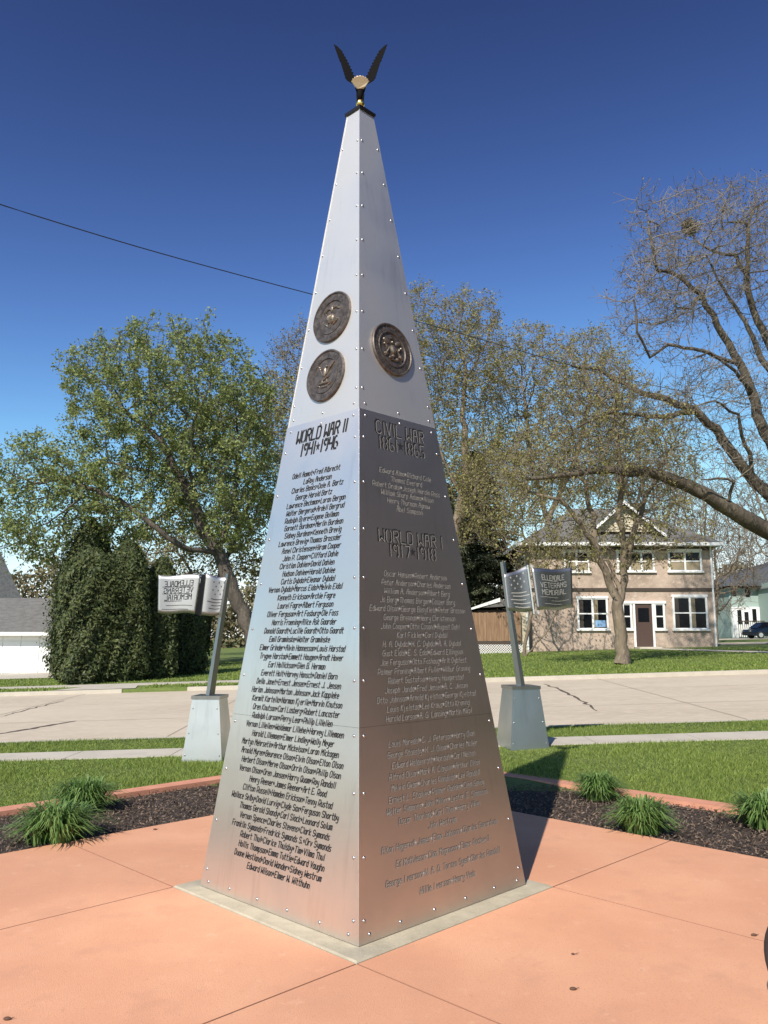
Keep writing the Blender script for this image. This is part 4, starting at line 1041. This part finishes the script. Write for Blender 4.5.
# conifers
def conifer_col(px,py,Y,hw,h,seed,label,name='cedar_shrub',group='columnar cedars across the street',n=15000,sz=.07,taper=.66):
    x,y,z=g_(px,py,Y); root=empty(name,label,'shrub',(x,y,z),group); rng=np.random.default_rng(seed)
    def rad(t,a):
        base=hw*np.clip(np.minimum(1,(t+.06)/.12)**.5*(1-np.maximum(0,(t-taper)/(1.02-taper))**2.3),0,1)
        return base*(1+.12*np.sin(4*a+3*t+seed)+.08*np.sin(9*a-17*t)+.06*np.sin(19*t+3*a))
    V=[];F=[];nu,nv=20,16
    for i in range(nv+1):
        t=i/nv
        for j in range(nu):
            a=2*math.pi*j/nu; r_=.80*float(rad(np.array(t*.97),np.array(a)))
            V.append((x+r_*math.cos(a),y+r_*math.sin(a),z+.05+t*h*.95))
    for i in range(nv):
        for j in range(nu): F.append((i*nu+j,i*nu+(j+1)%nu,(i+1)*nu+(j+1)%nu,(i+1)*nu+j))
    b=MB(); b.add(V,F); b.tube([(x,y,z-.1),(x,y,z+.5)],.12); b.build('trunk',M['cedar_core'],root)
    t=rng.uniform(0,1,n)**.9; a=rng.uniform(0,2*math.pi,n); r_=rad(t,a)*(.80+.25*rng.uniform(0,1,n)**1.5+(rng.uniform(0,1,n)<.10)*rng.uniform(0,.18,n))
    # clumping
    r_*=1+.06*np.sin(a*9+t*31)*np.sin(t*47+a*3)
    P=np.stack([x+r_*np.cos(a),y+r_*np.sin(a),z+.03+t*h],-1)
    nr_=np.stack([np.cos(a),np.sin(a),np.full(n,.35)],-1)
    V,F=quads_cloud(P,rng.uniform(.7,1.5,n)*sz,rng.uniform(.3,.6,n)*sz,rng,nr_,.55)
    np_mesh('crown',V,[F],M['cedar'],root); return root
conifer_col(86,684,28.9,1.16,4.75,1,'widest dark cedar at the left end of the cedar group, nearest the garage',n=22000)
conifer_col(122,682,29.4,.86,5.05,2,'tall dark cedar, second from the garage in the cedar group',n=18000)
conifer_col(158,678,30.5,.66,4.5,3,'slender cedar directly behind the lettered panel of the left flag',n=12000)
conifer_col(187,672,33,.85,3.7,4,'low cedar beside the thick leaning trunk',n=12000)
conifer_col(84,660,36,1.5,6.9,5,'taller dark cedar top rising behind the cedar group',n=12000,taper=.45)
for k,px in enumerate((28,40)):
    conifer_col(px,600,52,.72,3.6 if k else 3.5,7+k,['small rounded evergreen peeping over the garage roof, farther left','small rounded evergreen peeping over the garage roof, nearer the cedars'][k],n=3000,sz=.09,group='small evergreens behind the garage')
def spruce(px,Y,h,rb,seed,label):
    x,y,z=g_(px,640,Y); root=empty('spruce_tree',label,'tree',(x,y,z),'dark spruces by the tan house'); rng=np.random.default_rng(seed)
    b=MB(); b.tube([(x,y,z-.1),(x,y,z+h*.5),(x,y,z+h*.98)],[.26,.15,.02]); 
    Ps=[];Ns=[]
    nb=230
    for k in range(nb):
        t=(k/nb)**.85; zz=z+.5+t*(h-.6); a=k*2.399+rng.uniform(-.3,.3); L_=rb*(1-t)**.7*rng.uniform(.6,1.12)+.2
        dz=-.12*L_+.1; d=np.array([math.cos(a),math.sin(a),0])
        tip=np.array([x,y,zz])+d*L_+np.array([0,0,dz*L_*.6])
        b.tube([(x,y,zz),tuple(tip)],[.035*(1-t)+.01,.006],4,cap=False)
        m=int(70*L_)+14; s=rng.uniform(.12,1.02,m)
        side=np.array([-d[1],d[0],0]); w=rng.normal(size=m)*.16*L_*(1.1-s)+rng.normal(size=m)*.06
        P=np.array([x,y,zz])+s[:,None]*(tip-np.array([x,y,zz]))+w[:,None]*side+np.array([0,0,1])*(rng.normal(size=m)*.07-.05*np.abs(w))[:,None]
        Ps.append(P)
    b.build('trunk',M['bark_d'],root)
    P=np.concatenate(Ps); n=len(P)
    V,F=quads_cloud(P,rng.uniform(.09,.19,n),rng.uniform(.03,.06,n),rng); np_mesh('crown',V,[F],M['spruce'],root)
    print('SPRUCE',n); return root
spr0=spruce(478,54,13.6,4.8,3,'tall dark spruce between the memorial and the tan house')
spruce(447,57,12,4.0,4,'dark spruce half hidden behind the right edge of the memorial')

for k,(X_,Y_,h_) in enumerate([(17.5,1.0,12),(19.5,6.5,13),(22.5,12.0,12),(21,-5,13)]):  # unseen spruces, added and widened to darken the steel reflections on the right
    pxx=384+FPX*X_/max(Y_,.5)
    zz=float(zt(X_,Y_)); root=empty('spruce_tree',['spruce beyond the right edge of the photo, beside the plaza','spruce beyond the right edge of the photo, second along the lawn','spruce beyond the right edge of the photo, nearest the street','spruce beyond the right edge of the photo, behind the viewpoint'][k],'tree',(X_,Y_,zz),'spruces right of the plaza')
    for ch in [c for c in spr0.children]:
        c=ch.copy(); COL.objects.link(c); c.parent=root
    root.scale=(2.1,2.1,h_/11)
# far-off wood along the horizon
rng=np.random.default_rng(77); n=70000
X=rng.uniform(-110,120,n); hh=(9.5+2*np.sin(X*.11)+1.6*np.sin(X*.37+1)+1.*np.sin(X*.9))*rng.uniform(0,1,n)**.8
P=np.stack([X,rng.uniform(112,120,n),zt(X,np.full(n,115.))+hh],-1)
V,F=quads_cloud(P,rng.uniform(.2,.6,n),rng.uniform(.08,.25,n),rng)
tag(np_mesh('distant_wood',V,[F],M['leaf_b']),'hazy line of far trees along the horizon','woods',kind='stuff')

# ------------------------------------------------------------------ tan house
HY=47.0
hx=lambda px:at(px,640,HY).x
def hz(py): return at(384,py,HY).z
x0,x1=hx(532),hx(717.5); zb=float(zt((x0+x1)/2,HY))-.1; ze=hz(545); dp=9.5
house=empty('tan_house','two-storey tan stucco house with white window frames and a cream gable, across the street','house',((x0+x1)/2,HY+dp/2,zb))
b=MB(); b.box(x0,x1,HY,HY+dp,zb-.4,ze); wall=b.build('wall',M['stucco'],house)
b=MB(); b.box(x0-.02,x1+.02,HY-.06,HY,hz(591.2),hz(588)); b.box(x0-.06,x0,HY-.06,HY+dp,hz(591.2),hz(588)); b.build('belt_board',M['belt'],house)
b=MB(); b.box(x0-.03,x1+.03,HY-.03,HY-.0,ze-.32,ze-.05); b.build('frieze_board',M['belt'],house)
# roof hip
ov=.75; zr=ze+.05; rh=hz(507)-ze
b=MB(); cxm=(x0+x1)/2
e4=[(x0-ov,HY-ov,zr),(x1+ov*.5,HY-ov,zr),(x1+ov*.5,HY+dp+ov,zr),(x0-ov,HY+dp+ov,zr)]
r2=[(cxm-1.6,HY+dp/2,zr+rh+.6),(cxm+1.9,HY+dp/2,zr+rh+.6)]
b.add(e4+r2,[(0,1,5,4),(1,2,5),(2,3,4,5),(3,0,4),(3,2,1,0)]); roof=b.build('roof',M['shingle'],house)
b=MB(); b.box(x0-ov,x1+ov*.5,HY-ov-.03,HY-ov,zr-.16,zr+.03); b.box(x0-ov-.03,x0-ov,HY-ov,HY+dp+ov,zr-.16,zr+.03); b.box(x1+ov*.5,x1+ov*.5+.03,HY-ov,HY+dp+ov,zr-.16,zr+.03)
b.box(x0-ov,x1+ov*.5,HY-ov,HY,zr-.14,zr-.10); b.build('fascia',M['trim'],roof)
# gable dormer
gx0,gx1,gxa=hx(598),hx(664),hx(630); gz0,gz1=hz(531)+.0,hz(504); gy=HY+.35
b=MB(); b.add([(gx0,gy,gz0),(gx1,gy,gz0),(gxa,gy,gz1),(gx0,gy+4,gz0),(gx1,gy+4,gz0),(gxa,gy+4,gz1)],[(0,1,2),(3,5,4)])
for k in range(11):      # clapboards
    t0=k/11; t1=(k+.93)/11
    xa=gx0+(gxa-gx0)*t0; xb=gx1+(gxa-gx1)*t0; xc_=gx0+(gxa-gx0)*t1; xd=gx1+(gxa-gx1)*t1
    b.add([(xa,gy-.035,gz0+(gz1-gz0)*t0),(xb,gy-.035,gz0+(gz1-gz0)*t0),(xd,gy-.012,gz0+(gz1-gz0)*t1),(xc_,gy-.012,gz0+(gz1-gz0)*t1),
           (xa,gy-.004,gz0+(gz1-gz0)*t0),(xb,gy-.004,gz0+(gz1-gz0)*t0)],[(0,1,2,3),(4,5,1,0)])
dor=b.build('gable',M['cream'],house)
b=MB()
for xs_,xe in ((gx0-.45,gxa),(gx1+.45,gxa)):
    zs=gz0-.28; s=1 if xe>xs_ else -1
    b.add([(xs_,gy-.45,zs),(xe,gy-.45,gz1+.18),(xe,gy+4,gz1+.18),(xs_,gy+4,zs)],[(0,1,2,3)])
b.build('gable_roof',M['shingle'],dor)
b=MB()
for xs_ in (gx0-.45,gx1+.45):
    zs=gz0-.28
    b.hexa([(xs_,gy-.49,zs-.16),(gxa,gy-.49,gz1+.0),(gxa,gy-.45,gz1+.0),(xs_,gy-.45,zs-.16)],[(xs_,gy-.49,zs+.03),(gxa,gy-.49,gz1+.21),(gxa,gy-.45,gz1+.21),(xs_,gy-.45,zs+.03)])
b.build('rake_board',M['trim'],dor)
def window(parent,xa,xb,za,zb_,y,panes=2,blind=False,fr=.11,sash=True,sign=False,axis='x'):
    b=MB()
    pw=(xb-xa-fr)/panes
    b.box(xa-.04,xb+.04,y-.10,y,zb_-.0,zb_+.14); b.box(xa-.08,xb+.08,y-.14,y,za-.10,za)
    for k in range(panes+1):
        c=xa+k*pw; b.box(c,c+fr,y-.08,y,za,zb_)
    for k in range(panes):
        c=xa+k*pw+fr; zm=(za+zb_)/2
        b.box(c,c+pw-fr,y-.06,y-.005,zm-.035,zm+.035)
        b.box(c,c+pw-fr,y-.06,y-.005,za,za+.06); b.box(c,c+pw-fr,y-.06,y-.005,zb_-.06,zb_)
    w=b.build('window',M['trim'],parent)
    for k in range(panes):
        c=xa+k*pw+fr; g=MB(); g.box(c,c+pw-fr,y-.03,y-.008,za+.06,zb_-.06); g.build('pane',M['glass'],w)
        if blind:
            g=MB(); g.box(c+.02,c+pw-fr-.02,y-.0305,y-.030,za+.08,za+(zb_-za)*(.45 if k%2 else .6)); g.build('blind',M['blind'],w)
    if not blind and panes==2:
        for k in range(panes):
            c=xa+k*pw+fr; g=MB()
            for q in range(5): g.box(c+.02+q*.05,c+.055+q*.05,y-.0312,y-.0305,za+.08,zb_-.08)
            g.build('curtain',M['blind'],w) if k==1 else g.build('curtain',M['belt'],w)
    if sign:
        g=MB(); c=xa+pw+fr; g.box(c+.06,c+pw-fr-.06,y-.036,y-.031,za+.12,za+.5); g.build('window_sign',M['bluesign'],w)
    return w
window(house,hx(566),hx(592),hz(571.5),hz(552),HY,2,True)
window(house,hx(620),hx(658),hz(571),hz(552.5),HY,3,True)
window(house,hx(672),hx(706),hz(571),hz(551.5),HY,2,True)
window(house,hx(578),hx(609),hz(629),hz(598.5),HY,2,sign=True)
window(house,hx(674),hx(709),hz(629),hz(597),HY,2)
window(house,hx(623),hx(633),hz(629),hz(604),HY,1); window(house,hx(655),hx(666),hz(629),hz(604),HY,1)
b=MB(); b.box(hx(622),hx(667),HY-.12,HY-.0,hz(603.6),hz(601)); b.box(hx(634),hx(636),HY-.10,HY,zb,hz(604)); b.box(hx(653),hx(655),HY-.10,HY,zb,hz(604)); b.build('door_frame',M['trim'],house)
b=MB(); b.box(hx(636),hx(653),HY-.05,HY-.005,zb,hz(604)); d=b.build('door',M['door'],house)
b=MB(); b.box(hx(639),hx(650),HY-.06,HY-.052,hz(622),hz(608)); b.build('pane',M['glass'],d)
b=MB(); b.box(hx(634),hx(656),HY-1.0,HY,zb-.2,zb+.22); b.build('step',M['walk'],house)
b=MB(); b.box(x1-.16,x1-.07,HY-.10,HY-.005,zb,ze-.1); b.tube([(x1-.115,HY-.06,ze-.1),(x1-.115,HY-.6,ze+.0)],.045,8); b.build('downspout',M['trim'],house)
# side windows on the left wall
for (ya,yb) in ((HY+1.5,HY+2.6),(HY+5,HY+6.2)):
    for za,zz in ((hz(571),hz(553)),(hz(629),hz(600))):
        b=MB(); b.box(x0-.07,x0,ya,yb,za,zz); w=b.build('window',M['trim'],house)
        b=MB(); b.box(x0-.08,x0-.071,ya+.1,yb-.1,za+.1,zz-.1); b.build('pane',M['glass'],w)
# chimney
b=MB(); b.box(cxm+2.3,cxm+3.0,HY+dp/2,HY+dp/2+.7,zr+.6,zr+rh+1.0); b.build('chimney',M['belt'],roof)

# shed and fence left of the house
SY=50.0
sx=lambda px:at(px,640,SY).x
sz_=lambda py:at(384,py,SY).z
gz=float(zt(6,SY))
shed=empty('garden_shed','low shed with a grey roof and white fascia behind the brown fence','shed',(sx(492),SY+2,gz))
b=MB(); b.box(sx(478),sx(512),SY,SY+4,gz-.2,sz_(610)); b.build('wall',M['door'],shed)
b=MB(); b.add([(sx(471),SY-.4,sz_(608.5)),(sx(500),SY-.4,sz_(599)),(sx(516),SY-.4,sz_(606)),(sx(471),SY+4.4,sz_(608.5)),(sx(500),SY+4.4,sz_(597)),(sx(516),SY+4.4,sz_(606))],[(0,1,4,3),(1,2,5,4),(0,2,1),(3,4,5),(0,3,5,2)]); rf=b.build('roof',M['shingle'],shed)
b=MB(); 
b.hexa([(sx(471),SY-.46,sz_(610)),(sx(500),SY-.46,sz_(602)),(sx(500),SY-.41,sz_(602)),(sx(471),SY-.41,sz_(610))],[(sx(471),SY-.46,sz_(608)),(sx(500),SY-.46,sz_(598)),(sx(500),SY-.41,sz_(598)),(sx(471),SY-.41,sz_(608))])
b.build('fascia',M['trim'],rf)
FY=46.0; fx=lambda px:at(px,640,FY).x; fzz=lambda py:at(384,py,FY).z
gf=float(zt(6,FY))
fence=empty('board_fence','brown wooden board fence between the memorial and the tan house','fence',(fx(495),FY,gf))
b=MB(); xx=fx(462); 
while xx<fx(519): b.box(xx,xx+.135,FY,FY+.025,fzz(641),fzz(612.5)+random.uniform(-.02,.02)); xx+=.14
b.build('boards',M['fence'],fence)
b=MB(); b.box(fx(462),fx(519),FY+.03,FY+.08,fzz(640),fzz(637)); b.box(fx(462),fx(519),FY-.03,FY-.001,fzz(644),fzz(641.4)); b.build('rail',M['belt'],fence)
for px in (470,487,504,519):
    b=MB(); b.box(fx(px),fx(px)+.1,FY+.085,FY+.18,gf-.2,fzz(612)); b.build('post',M['fence'],fence)
lat=empty('lattice_panel','white diagonal lattice skirting under the brown fence','lattice',(fx(495),FY-.1,gf))
b=MB(); zA,zB=gf-.05,fzz(644.5); hL=zB-zA; xx=fx(466)
while xx<fx(519):
    for s in (0,1):
        xa,xb_=(xx,xx+hL) if s else (xx+hL,xx)
        yy=FY-.10+.013*s
        b.hexa([(xa-.02,yy,zA),(xa+.02,yy,zA),(xa+.02,yy+.01,zA),(xa-.02,yy+.01,zA)],[(xb_-.02,yy,zB),(xb_+.02,yy,zB),(xb_+.02,yy+.01,zB),(xb_-.02,yy+.01,zB)])
    xx+=.14
b.build('slats',M['trim'],lat)
ent=empty('porch_post','white wall section at the left corner of the tan house','wall',(fx(525),HY-.6,gf))
b=MB(); b.box(fx(520.5),fx(529),HY-.75,HY-.45,gf-.2,fzz(611)); b.build('panel',M['cream'],ent)
b=MB(); b.box(fx(520),fx(521.5),HY-.8,HY-.76,gf-.2,fzz(610)); b.box(fx(528),fx(529.6),HY-.8,HY-.76,gf-.2,fzz(610)); b.box(fx(520),fx(529.6),HY-.82,HY-.4,fzz(611)+.001,fzz(610)+.05); b.build('trim',M['trim'],ent)
o=empty('white_pole','thin white pole standing before the spruce left of the tan house','pole',(at(501.5,640,58).x,58,float(zt(6,58))))
b=MB(); b.tube([(at(501.5,640,58).x,58,float(zt(6,58))-.1),(at(501.5,640,58).x,58,at(501,545,58).z)],.07,8); b.build('shaft',M['trim'],o)
b=MB(); b.ball((at(501.5,640,58).x,58,at(501,544,58).z),.12); b.build('finial',M['trim'],o,True)

# ------------------------------------------------------------------ garage left
YG=38.0; gx=lambda px:at(px,640,YG).x; gzz=lambda py:at(384,py,YG).z
gb=float(zt(-18,YG))
gar=empty('white_garage','white garage with a grey shingled roof at the left edge, beside the cedars','garage',(gx(10),YG+3,gb))
b=MB(); b.box(gx(-90),gx(51),YG,YG+7,gb-.3,gzz(633))
b.build('wall',M['siding_w'],gar)
b=MB()
for k in range(1): pass
xd0,xd1=gx(-70),gx(40)
for k in range(4):
    za=gb+.02+k*.5
    for q in range(6):
        xa=xd0+(xd1-xd0)*q/6; xb_=xd0+(xd1-xd0)*(q+1)/6
        b.box(xa+.02,xb_-.02,YG-.03,YG-.002,za+.02,za+.48)
b.build('garage_door',M['siding_w'],gar)
b=MB(); zE=gzz(632.5); zR=at(384,598,YG+3.5).z
b.add([(gx(-95),YG-.5,zE),(gx(53),YG-.5,zE),(gx(53),YG+3.5,zR),(gx(-95),YG+3.5,zR),(gx(-95),YG+7.5,zE),(gx(53),YG+7.5,zE)],[(0,1,2,3),(3,2,5,4),(1,5,2)])
rf=b.build('roof',M['shingle'],gar)
b=MB(); b.box(gx(-95),gx(53),YG-.54,YG-.5,zE-.14,zE+.02); b.box(gx(-95),gx(53),YG-.5,YG,zE-.12,zE-.08); b.build('fascia',M['trim'],rf)
# dark gabled house behind garage
YD=56.0; dxx=lambda px:at(px,640,YD).x; dz_=lambda py:at(384,py,YD).z
dh=empty('dark_roof_house','house with a steep dark roof rising behind the white garage','house',(dxx(-30),YD+3,float(zt(-25,YD))))
b=MB(); b.box(dxx(-90)*1.143,dxx(8)*1.143,YD,YD+7.8,float(zt(-25,YD))-.5,dz_(601)); b.build('wall',M['siding_w'],dh)
b=MB(); pk=(dxx(-28),dz_(508)); b.add([(dxx(-95),YD-.3,dz_(598)),(dxx(21),YD-.3,dz_(599)),(pk[0],YD-.3,pk[1]),(dxx(-95)*1.143,YD+8,dz_(598)),(dxx(17)*1.143,YD+8,dz_(599)),(pk[0]*1.143,YD+8,pk[1])],[(0,1,2),(1,4,5,2),(0,2,5,3),(3,5,4),(0,3,4,1)]); b.build('roof',M['shingle_d'],dh)

# ------------------------------------------------------------------ green house right
YH=84.0; qx=lambda px:at(px,640,YH).x; qz=lambda py:at(384,py,YH).z
zg=float(zt(40,YH))
gh=empty('green_house','pale green two-storey house with dark roofs beyond the side street','house',(qx(760),YH+4,zg))
b=MB(); b.box(qx(732),qx(800),YH,YH+9,zg-.4,qz(588)); b.build('wall',M['green'],gh)
b=MB(); b.box(qx(761),qx(830),YH-2.5,YH-.002,zg-.4,qz(584)); b.build('wing',M['green'],gh)
b=MB(); b.box(qx(732.5),qx(760.6),YH-.25,YH-.003,zg-.3,qz(607)); b.build('porch_wall',M['white'],gh)
b=MB(); b.add([(qx(727),YH-1,qz(586.5)),(qx(748),YH-1,qz(577)),(qx(830),YH-1,qz(552)),(qx(830),YH-1,qz(586.5)),(qx(727),YH+10,qz(586.5)),(qx(748),YH+5,qz(572)),(qx(830),YH+5,qz(548)),(qx(830),YH+10,qz(586.5))],[(0,3,2,1),(0,1,5,4),(1,2,6,5),(4,5,6,7)])
b.build('roof',M['shingle_d'],gh)
b=MB(); b.add([(qx(759),YH-3.2,qz(590)),(qx(815),YH-3.2,qz(556)),(qx(870),YH-3.2,qz(590)),(qx(759),YH,qz(590)),(qx(815),YH,qz(556)),(qx(870),YH,qz(590))],[(0,1,4,3),(1,2,5,4),(0,2,1)]); b.build('wing_roof',M['shingle_d'],gh)
for (a,c_,zz0,zz1,yy) in ((734.5,739,596,586,YH-.05),(748.5,753,597,588,YH-.05),(738,742,624,610,YH-.3),(745,749,624,612,YH-.3),(753,757,622,609,YH-.3)):
    b=MB(); b.box(qx(a),qx(c_),yy,yy+.04,qz(zz0),qz(zz1)); b.build('window',M['glass'],gh)
b=MB()
for px in range(731,758,2): b.box(qx(px),qx(px)+.05,YH-2,YH-1.95,zg,qz(622))
b.box(qx(730.5),qx(757),YH-2.02,YH-1.93,qz(622)+.0,qz(621)); b.build('railing',M['belt'],gh)

# ------------------------------------------------------------------ parked car (far right)
def car(x,y,z,rz,label):
    t=empty('parked_car',label,'car',(x,y,z),None,rz)
    sec=[(-2.2,.32,.62,.86),(-2.1,.28,.80,.86),(-1.3,.24,.94,.88),(-.75,.22,1.0,.88),(0,.2,1.0,.88),(.9,.2,.98,.88),(1.7,.22,.90,.86),(2.15,.28,.74,.82),(2.25,.35,.6,.78)]
    b=MB(); V=[];F=[]
    for (sx_,zlo,zhi,w) in sec:
        V+=[(sx_,-w,zlo),(sx_,-w*1.02,(zlo+zhi)/2),(sx_,-w*.93,zhi),(sx_,w*.93,zhi),(sx_,w*1.02,(zlo+zhi)/2),(sx_,w,zlo)]
    for i in range(len(sec)-1):
        for j in range(6): F.append((i*6+j,i*6+(j+1)%6,(i+1)*6+(j+1)%6,(i+1)*6+j))
    F+=[tuple(range(5,-1,-1)),tuple(range((len(sec)-1)*6,len(sec)*6))]
    b.add(V,F); b.build('body',M['carpaint'],t,world=False)
    b=MB(); b.hexa([(-1.6,-.8,.93),(1.05,-.8,.97),(1.05,.8,.97),(-1.6,.8,.93)],[(-.95,-.62,1.42),(.35,-.62,1.44),(.35,.62,1.44),(-.95,.62,1.42)]); cab=b.build('cabin_glass',M['glass'],t,world=False)
    b=MB(); b.hexa([(-.98,-.64,1.42),(.38,-.64,1.44),(.38,.64,1.44),(-.98,.64,1.42)],[(-.85,-.58,1.47),(.25,-.58,1.48),(.25,.58,1.48),(-.85,.58,1.47)]); b.build('car_roof',M['carpaint'],t,world=False)
    for sx_ in (-1.35,1.4):
        for s in (-1,1):
            b=MB(); b.tube([(sx_,s*.72,.32),(sx_,s*.9,.32)],.32,18); w=b.build('wheel',M['tyre'],t,world=False)
            b=MB(); b.tube([(sx_,s*.9,.32),(sx_,s*.915,.32)],.2,14); b.build('rim',M['chrome'],w,world=False)
    for s in (-1,1):
        b=MB(); b.box(-2.235,-2.19,s*.62-.14,s*.62+.14,.62,.74); b.build('headlight',M['chrome'],t,world=False)
px_=at(757,635,74).x
car(px_+1.2,74.0,float(zt(px_,74))+.02,R(4),'dark parked car on the driveway before the pale green house')

# ------------------------------------------------------------------ cable
cb=[at(-160,150,9.5),at(0,205,12.5),at(150,251,15.5),at(312,294.5,20),at(436,326,25),at(575,367,31),at(650,385,35),at(800,415,44)]
P=[]
for i in range(len(cb)-1):
    for k in range(6):
        P.append(cb[i].lerp(cb[i+1],k/6))
P.append(cb[-1])
for _ in range(6): P=[P[0]]+[(P[i-1]+P[i]*2+P[i+1])/4 for i in range(1,len(P)-1)]+[P[-1]]
b=MB(); b.tube(P,[.009+.009*i/len(P) for i in range(len(P))],6)
tag(b.build('overhead_cable',M['cable']),'thin black cable sagging across the blue sky behind the memorial','cable')

# ------------------------------------------------------------------ wheel at the right edge
wc=Vector((1.785,3.56,.235)); wt=empty('spoked_wheel','spoked wheel with black tyre standing on the plaza at the right edge','wheel',wc)
def tor(R_,r_,nu,nv,c,ax,ay,az):
    V=[];F=[]
    for i in range(nu):
        a=2*math.pi*i/nu
        for j in range(nv):
            q=2*math.pi*j/nv; rr=R_+r_*math.cos(q); V.append(c+ax*(rr*math.cos(a))+ay*(rr*math.sin(a))+az*(r_*math.sin(q)))
    for i in range(nu):
        for j in range(nv): F.append((i*nv+j,((i+1)%nu)*nv+j,((i+1)%nu)*nv+(j+1)%nv,i*nv+(j+1)%nv))
    return V,F
ax=Vector((.50,-.866,0)); az_=Vector((.866,.50,0)); ay=Vector((0,0,1))
b=MB(); b.add(*tor(.215,.020,40,10,wc,ax,ay,az_)); ty=b.build('tyre',M['tyre'],wt,True)
b=MB(); b.add(*tor(.188,.010,40,8,wc,ax,ay,az_)); b.build('rim',M['chrome'],wt,True)
b=MB(); b.tube([wc-az_*.04,wc+az_*.04],.022,12); b.build('hub',M['chrome'],wt,True)
b=MB()
for k in range(20):
    a=2*math.pi*k/20; b.tube([wc+az_*(.02*(1 if k%2 else -1)),wc+ax*(.186*math.cos(a))+ay*(.186*math.sin(a))],.0016,5)
b.build('spokes',M['chrome'],wt)

# small dry seeds on the plaza
for k,(px,py,lab) in enumerate([(754,936,'dark seed husk on the plaza beside the wheel'),(573,955,'tiny dark seed husk on the plaza right of the memorial'),(573,990,'dark seed husk lying nearer the bottom, right of the memorial'),(7,1020,'dark seed husk in the bottom left corner'),
     (705,844,'brown seed husk near the right bed edge'),(155,830,'small reddish leaf scrap on the plaza before the left bed')]):
    u=(px-384)/FPX; v=(512-py)/FPX; d=(u,CP-v*SP,SP+v*CP); t=-EYE/d[2]
    b=MB(); c=Vector((d[0]*t,d[1]*t,.006)); b.ball(c,.014 if k!=1 else .008,10,6,(1.2,.7,.5)); b.tube([c+Vector((.012,0,0)),c+Vector((.03,.004,.004))],[.002,.001],5)
    o=b.build('seed_husk',M['debris']); 
    for vtx in o.data.vertices: vtx.co-=c
    o.location=c; tag(o,lab,'seed husk','dry seed husks scattered on the plaza')

# ------------------------------------------------------------------ light, sky, camera
W=bpy.data.worlds.new('World'); S.world=W; W.use_nodes=True; nt=W.node_tree
bg=nt.nodes['Background']; sky=nt.nodes.new('ShaderNodeTexSky'); sky.sky_type='NISHITA'; sky.sun_disc=False
EL=R(41.5); SD=Vector((-2.5,-5.48,0)).normalized()
AZ=math.atan2(SD.x,SD.y)
sky.sun_elevation=EL; sky.sun_rotation=AZ; sky.altitude=1500; sky.air_density=1.0; sky.dust_density=.25; sky.ozone_density=1.6
def vm(op,a,b_):
    n=nt.nodes.new('ShaderNodeVectorMath'); n.operation=op
    for k,q in enumerate((a,b_)):
        if isinstance(q,(int,float)): n.inputs[k].default_value=(q,q,q)
        else: nt.links.new(q,n.inputs[k])
    return n.outputs[0]
x=vm('MULTIPLY',sky.outputs[0],1/3.83)
gm=nt.nodes.new('ShaderNodeGamma'); gm.inputs['Gamma'].default_value=2.9; nt.links.new(x,gm.inputs['Color'])
den=vm('ADD',vm('MULTIPLY',gm.outputs[0],.8),1.0)
x=vm('MULTIPLY',vm('DIVIDE',gm.outputs[0],den),8.0)
hs=nt.nodes.new('ShaderNodeHueSaturation'); hs.inputs['Saturation'].default_value=.88; hs.inputs['Hue'].default_value=.492; nt.links.new(x,hs.inputs['Color'])
nt.links.new(hs.outputs[0],bg.inputs['Color']); bg.inputs['Strength'].default_value=.10
sun=bpy.data.lights.new('sun','SUN'); sun.energy=4.3; sun.angle=R(.53); sun.color=(1,.94,.85)
so=bpy.data.objects.new('sun',sun); COL.objects.link(so)
sdir=Vector((SD.x*math.cos(EL),SD.y*math.cos(EL),math.sin(EL)))
so.rotation_euler=(-sdir).to_track_quat('-Z','Y').to_euler()
cam=bpy.data.cameras.new('camera'); co=bpy.data.objects.new('camera',cam); COL.objects.link(co)
co.location=(0,0,EYE); co.rotation_euler=(R(90)+PITCH,0,0)
cam.sensor_fit='HORIZONTAL'; cam.sensor_width=36; cam.lens=FPX*36/768; cam.clip_end=2500; cam.clip_start=.05
S.camera=co
S.view_settings.view_transform='Standard'; S.view_settings.look='None'; S.view_settings.exposure=.5; S.view_settings.gamma=1
try: S.view_settings.use_curve_mapping=False
except Exception: pass
S.render.resolution_x=768; S.render.resolution_y=1024
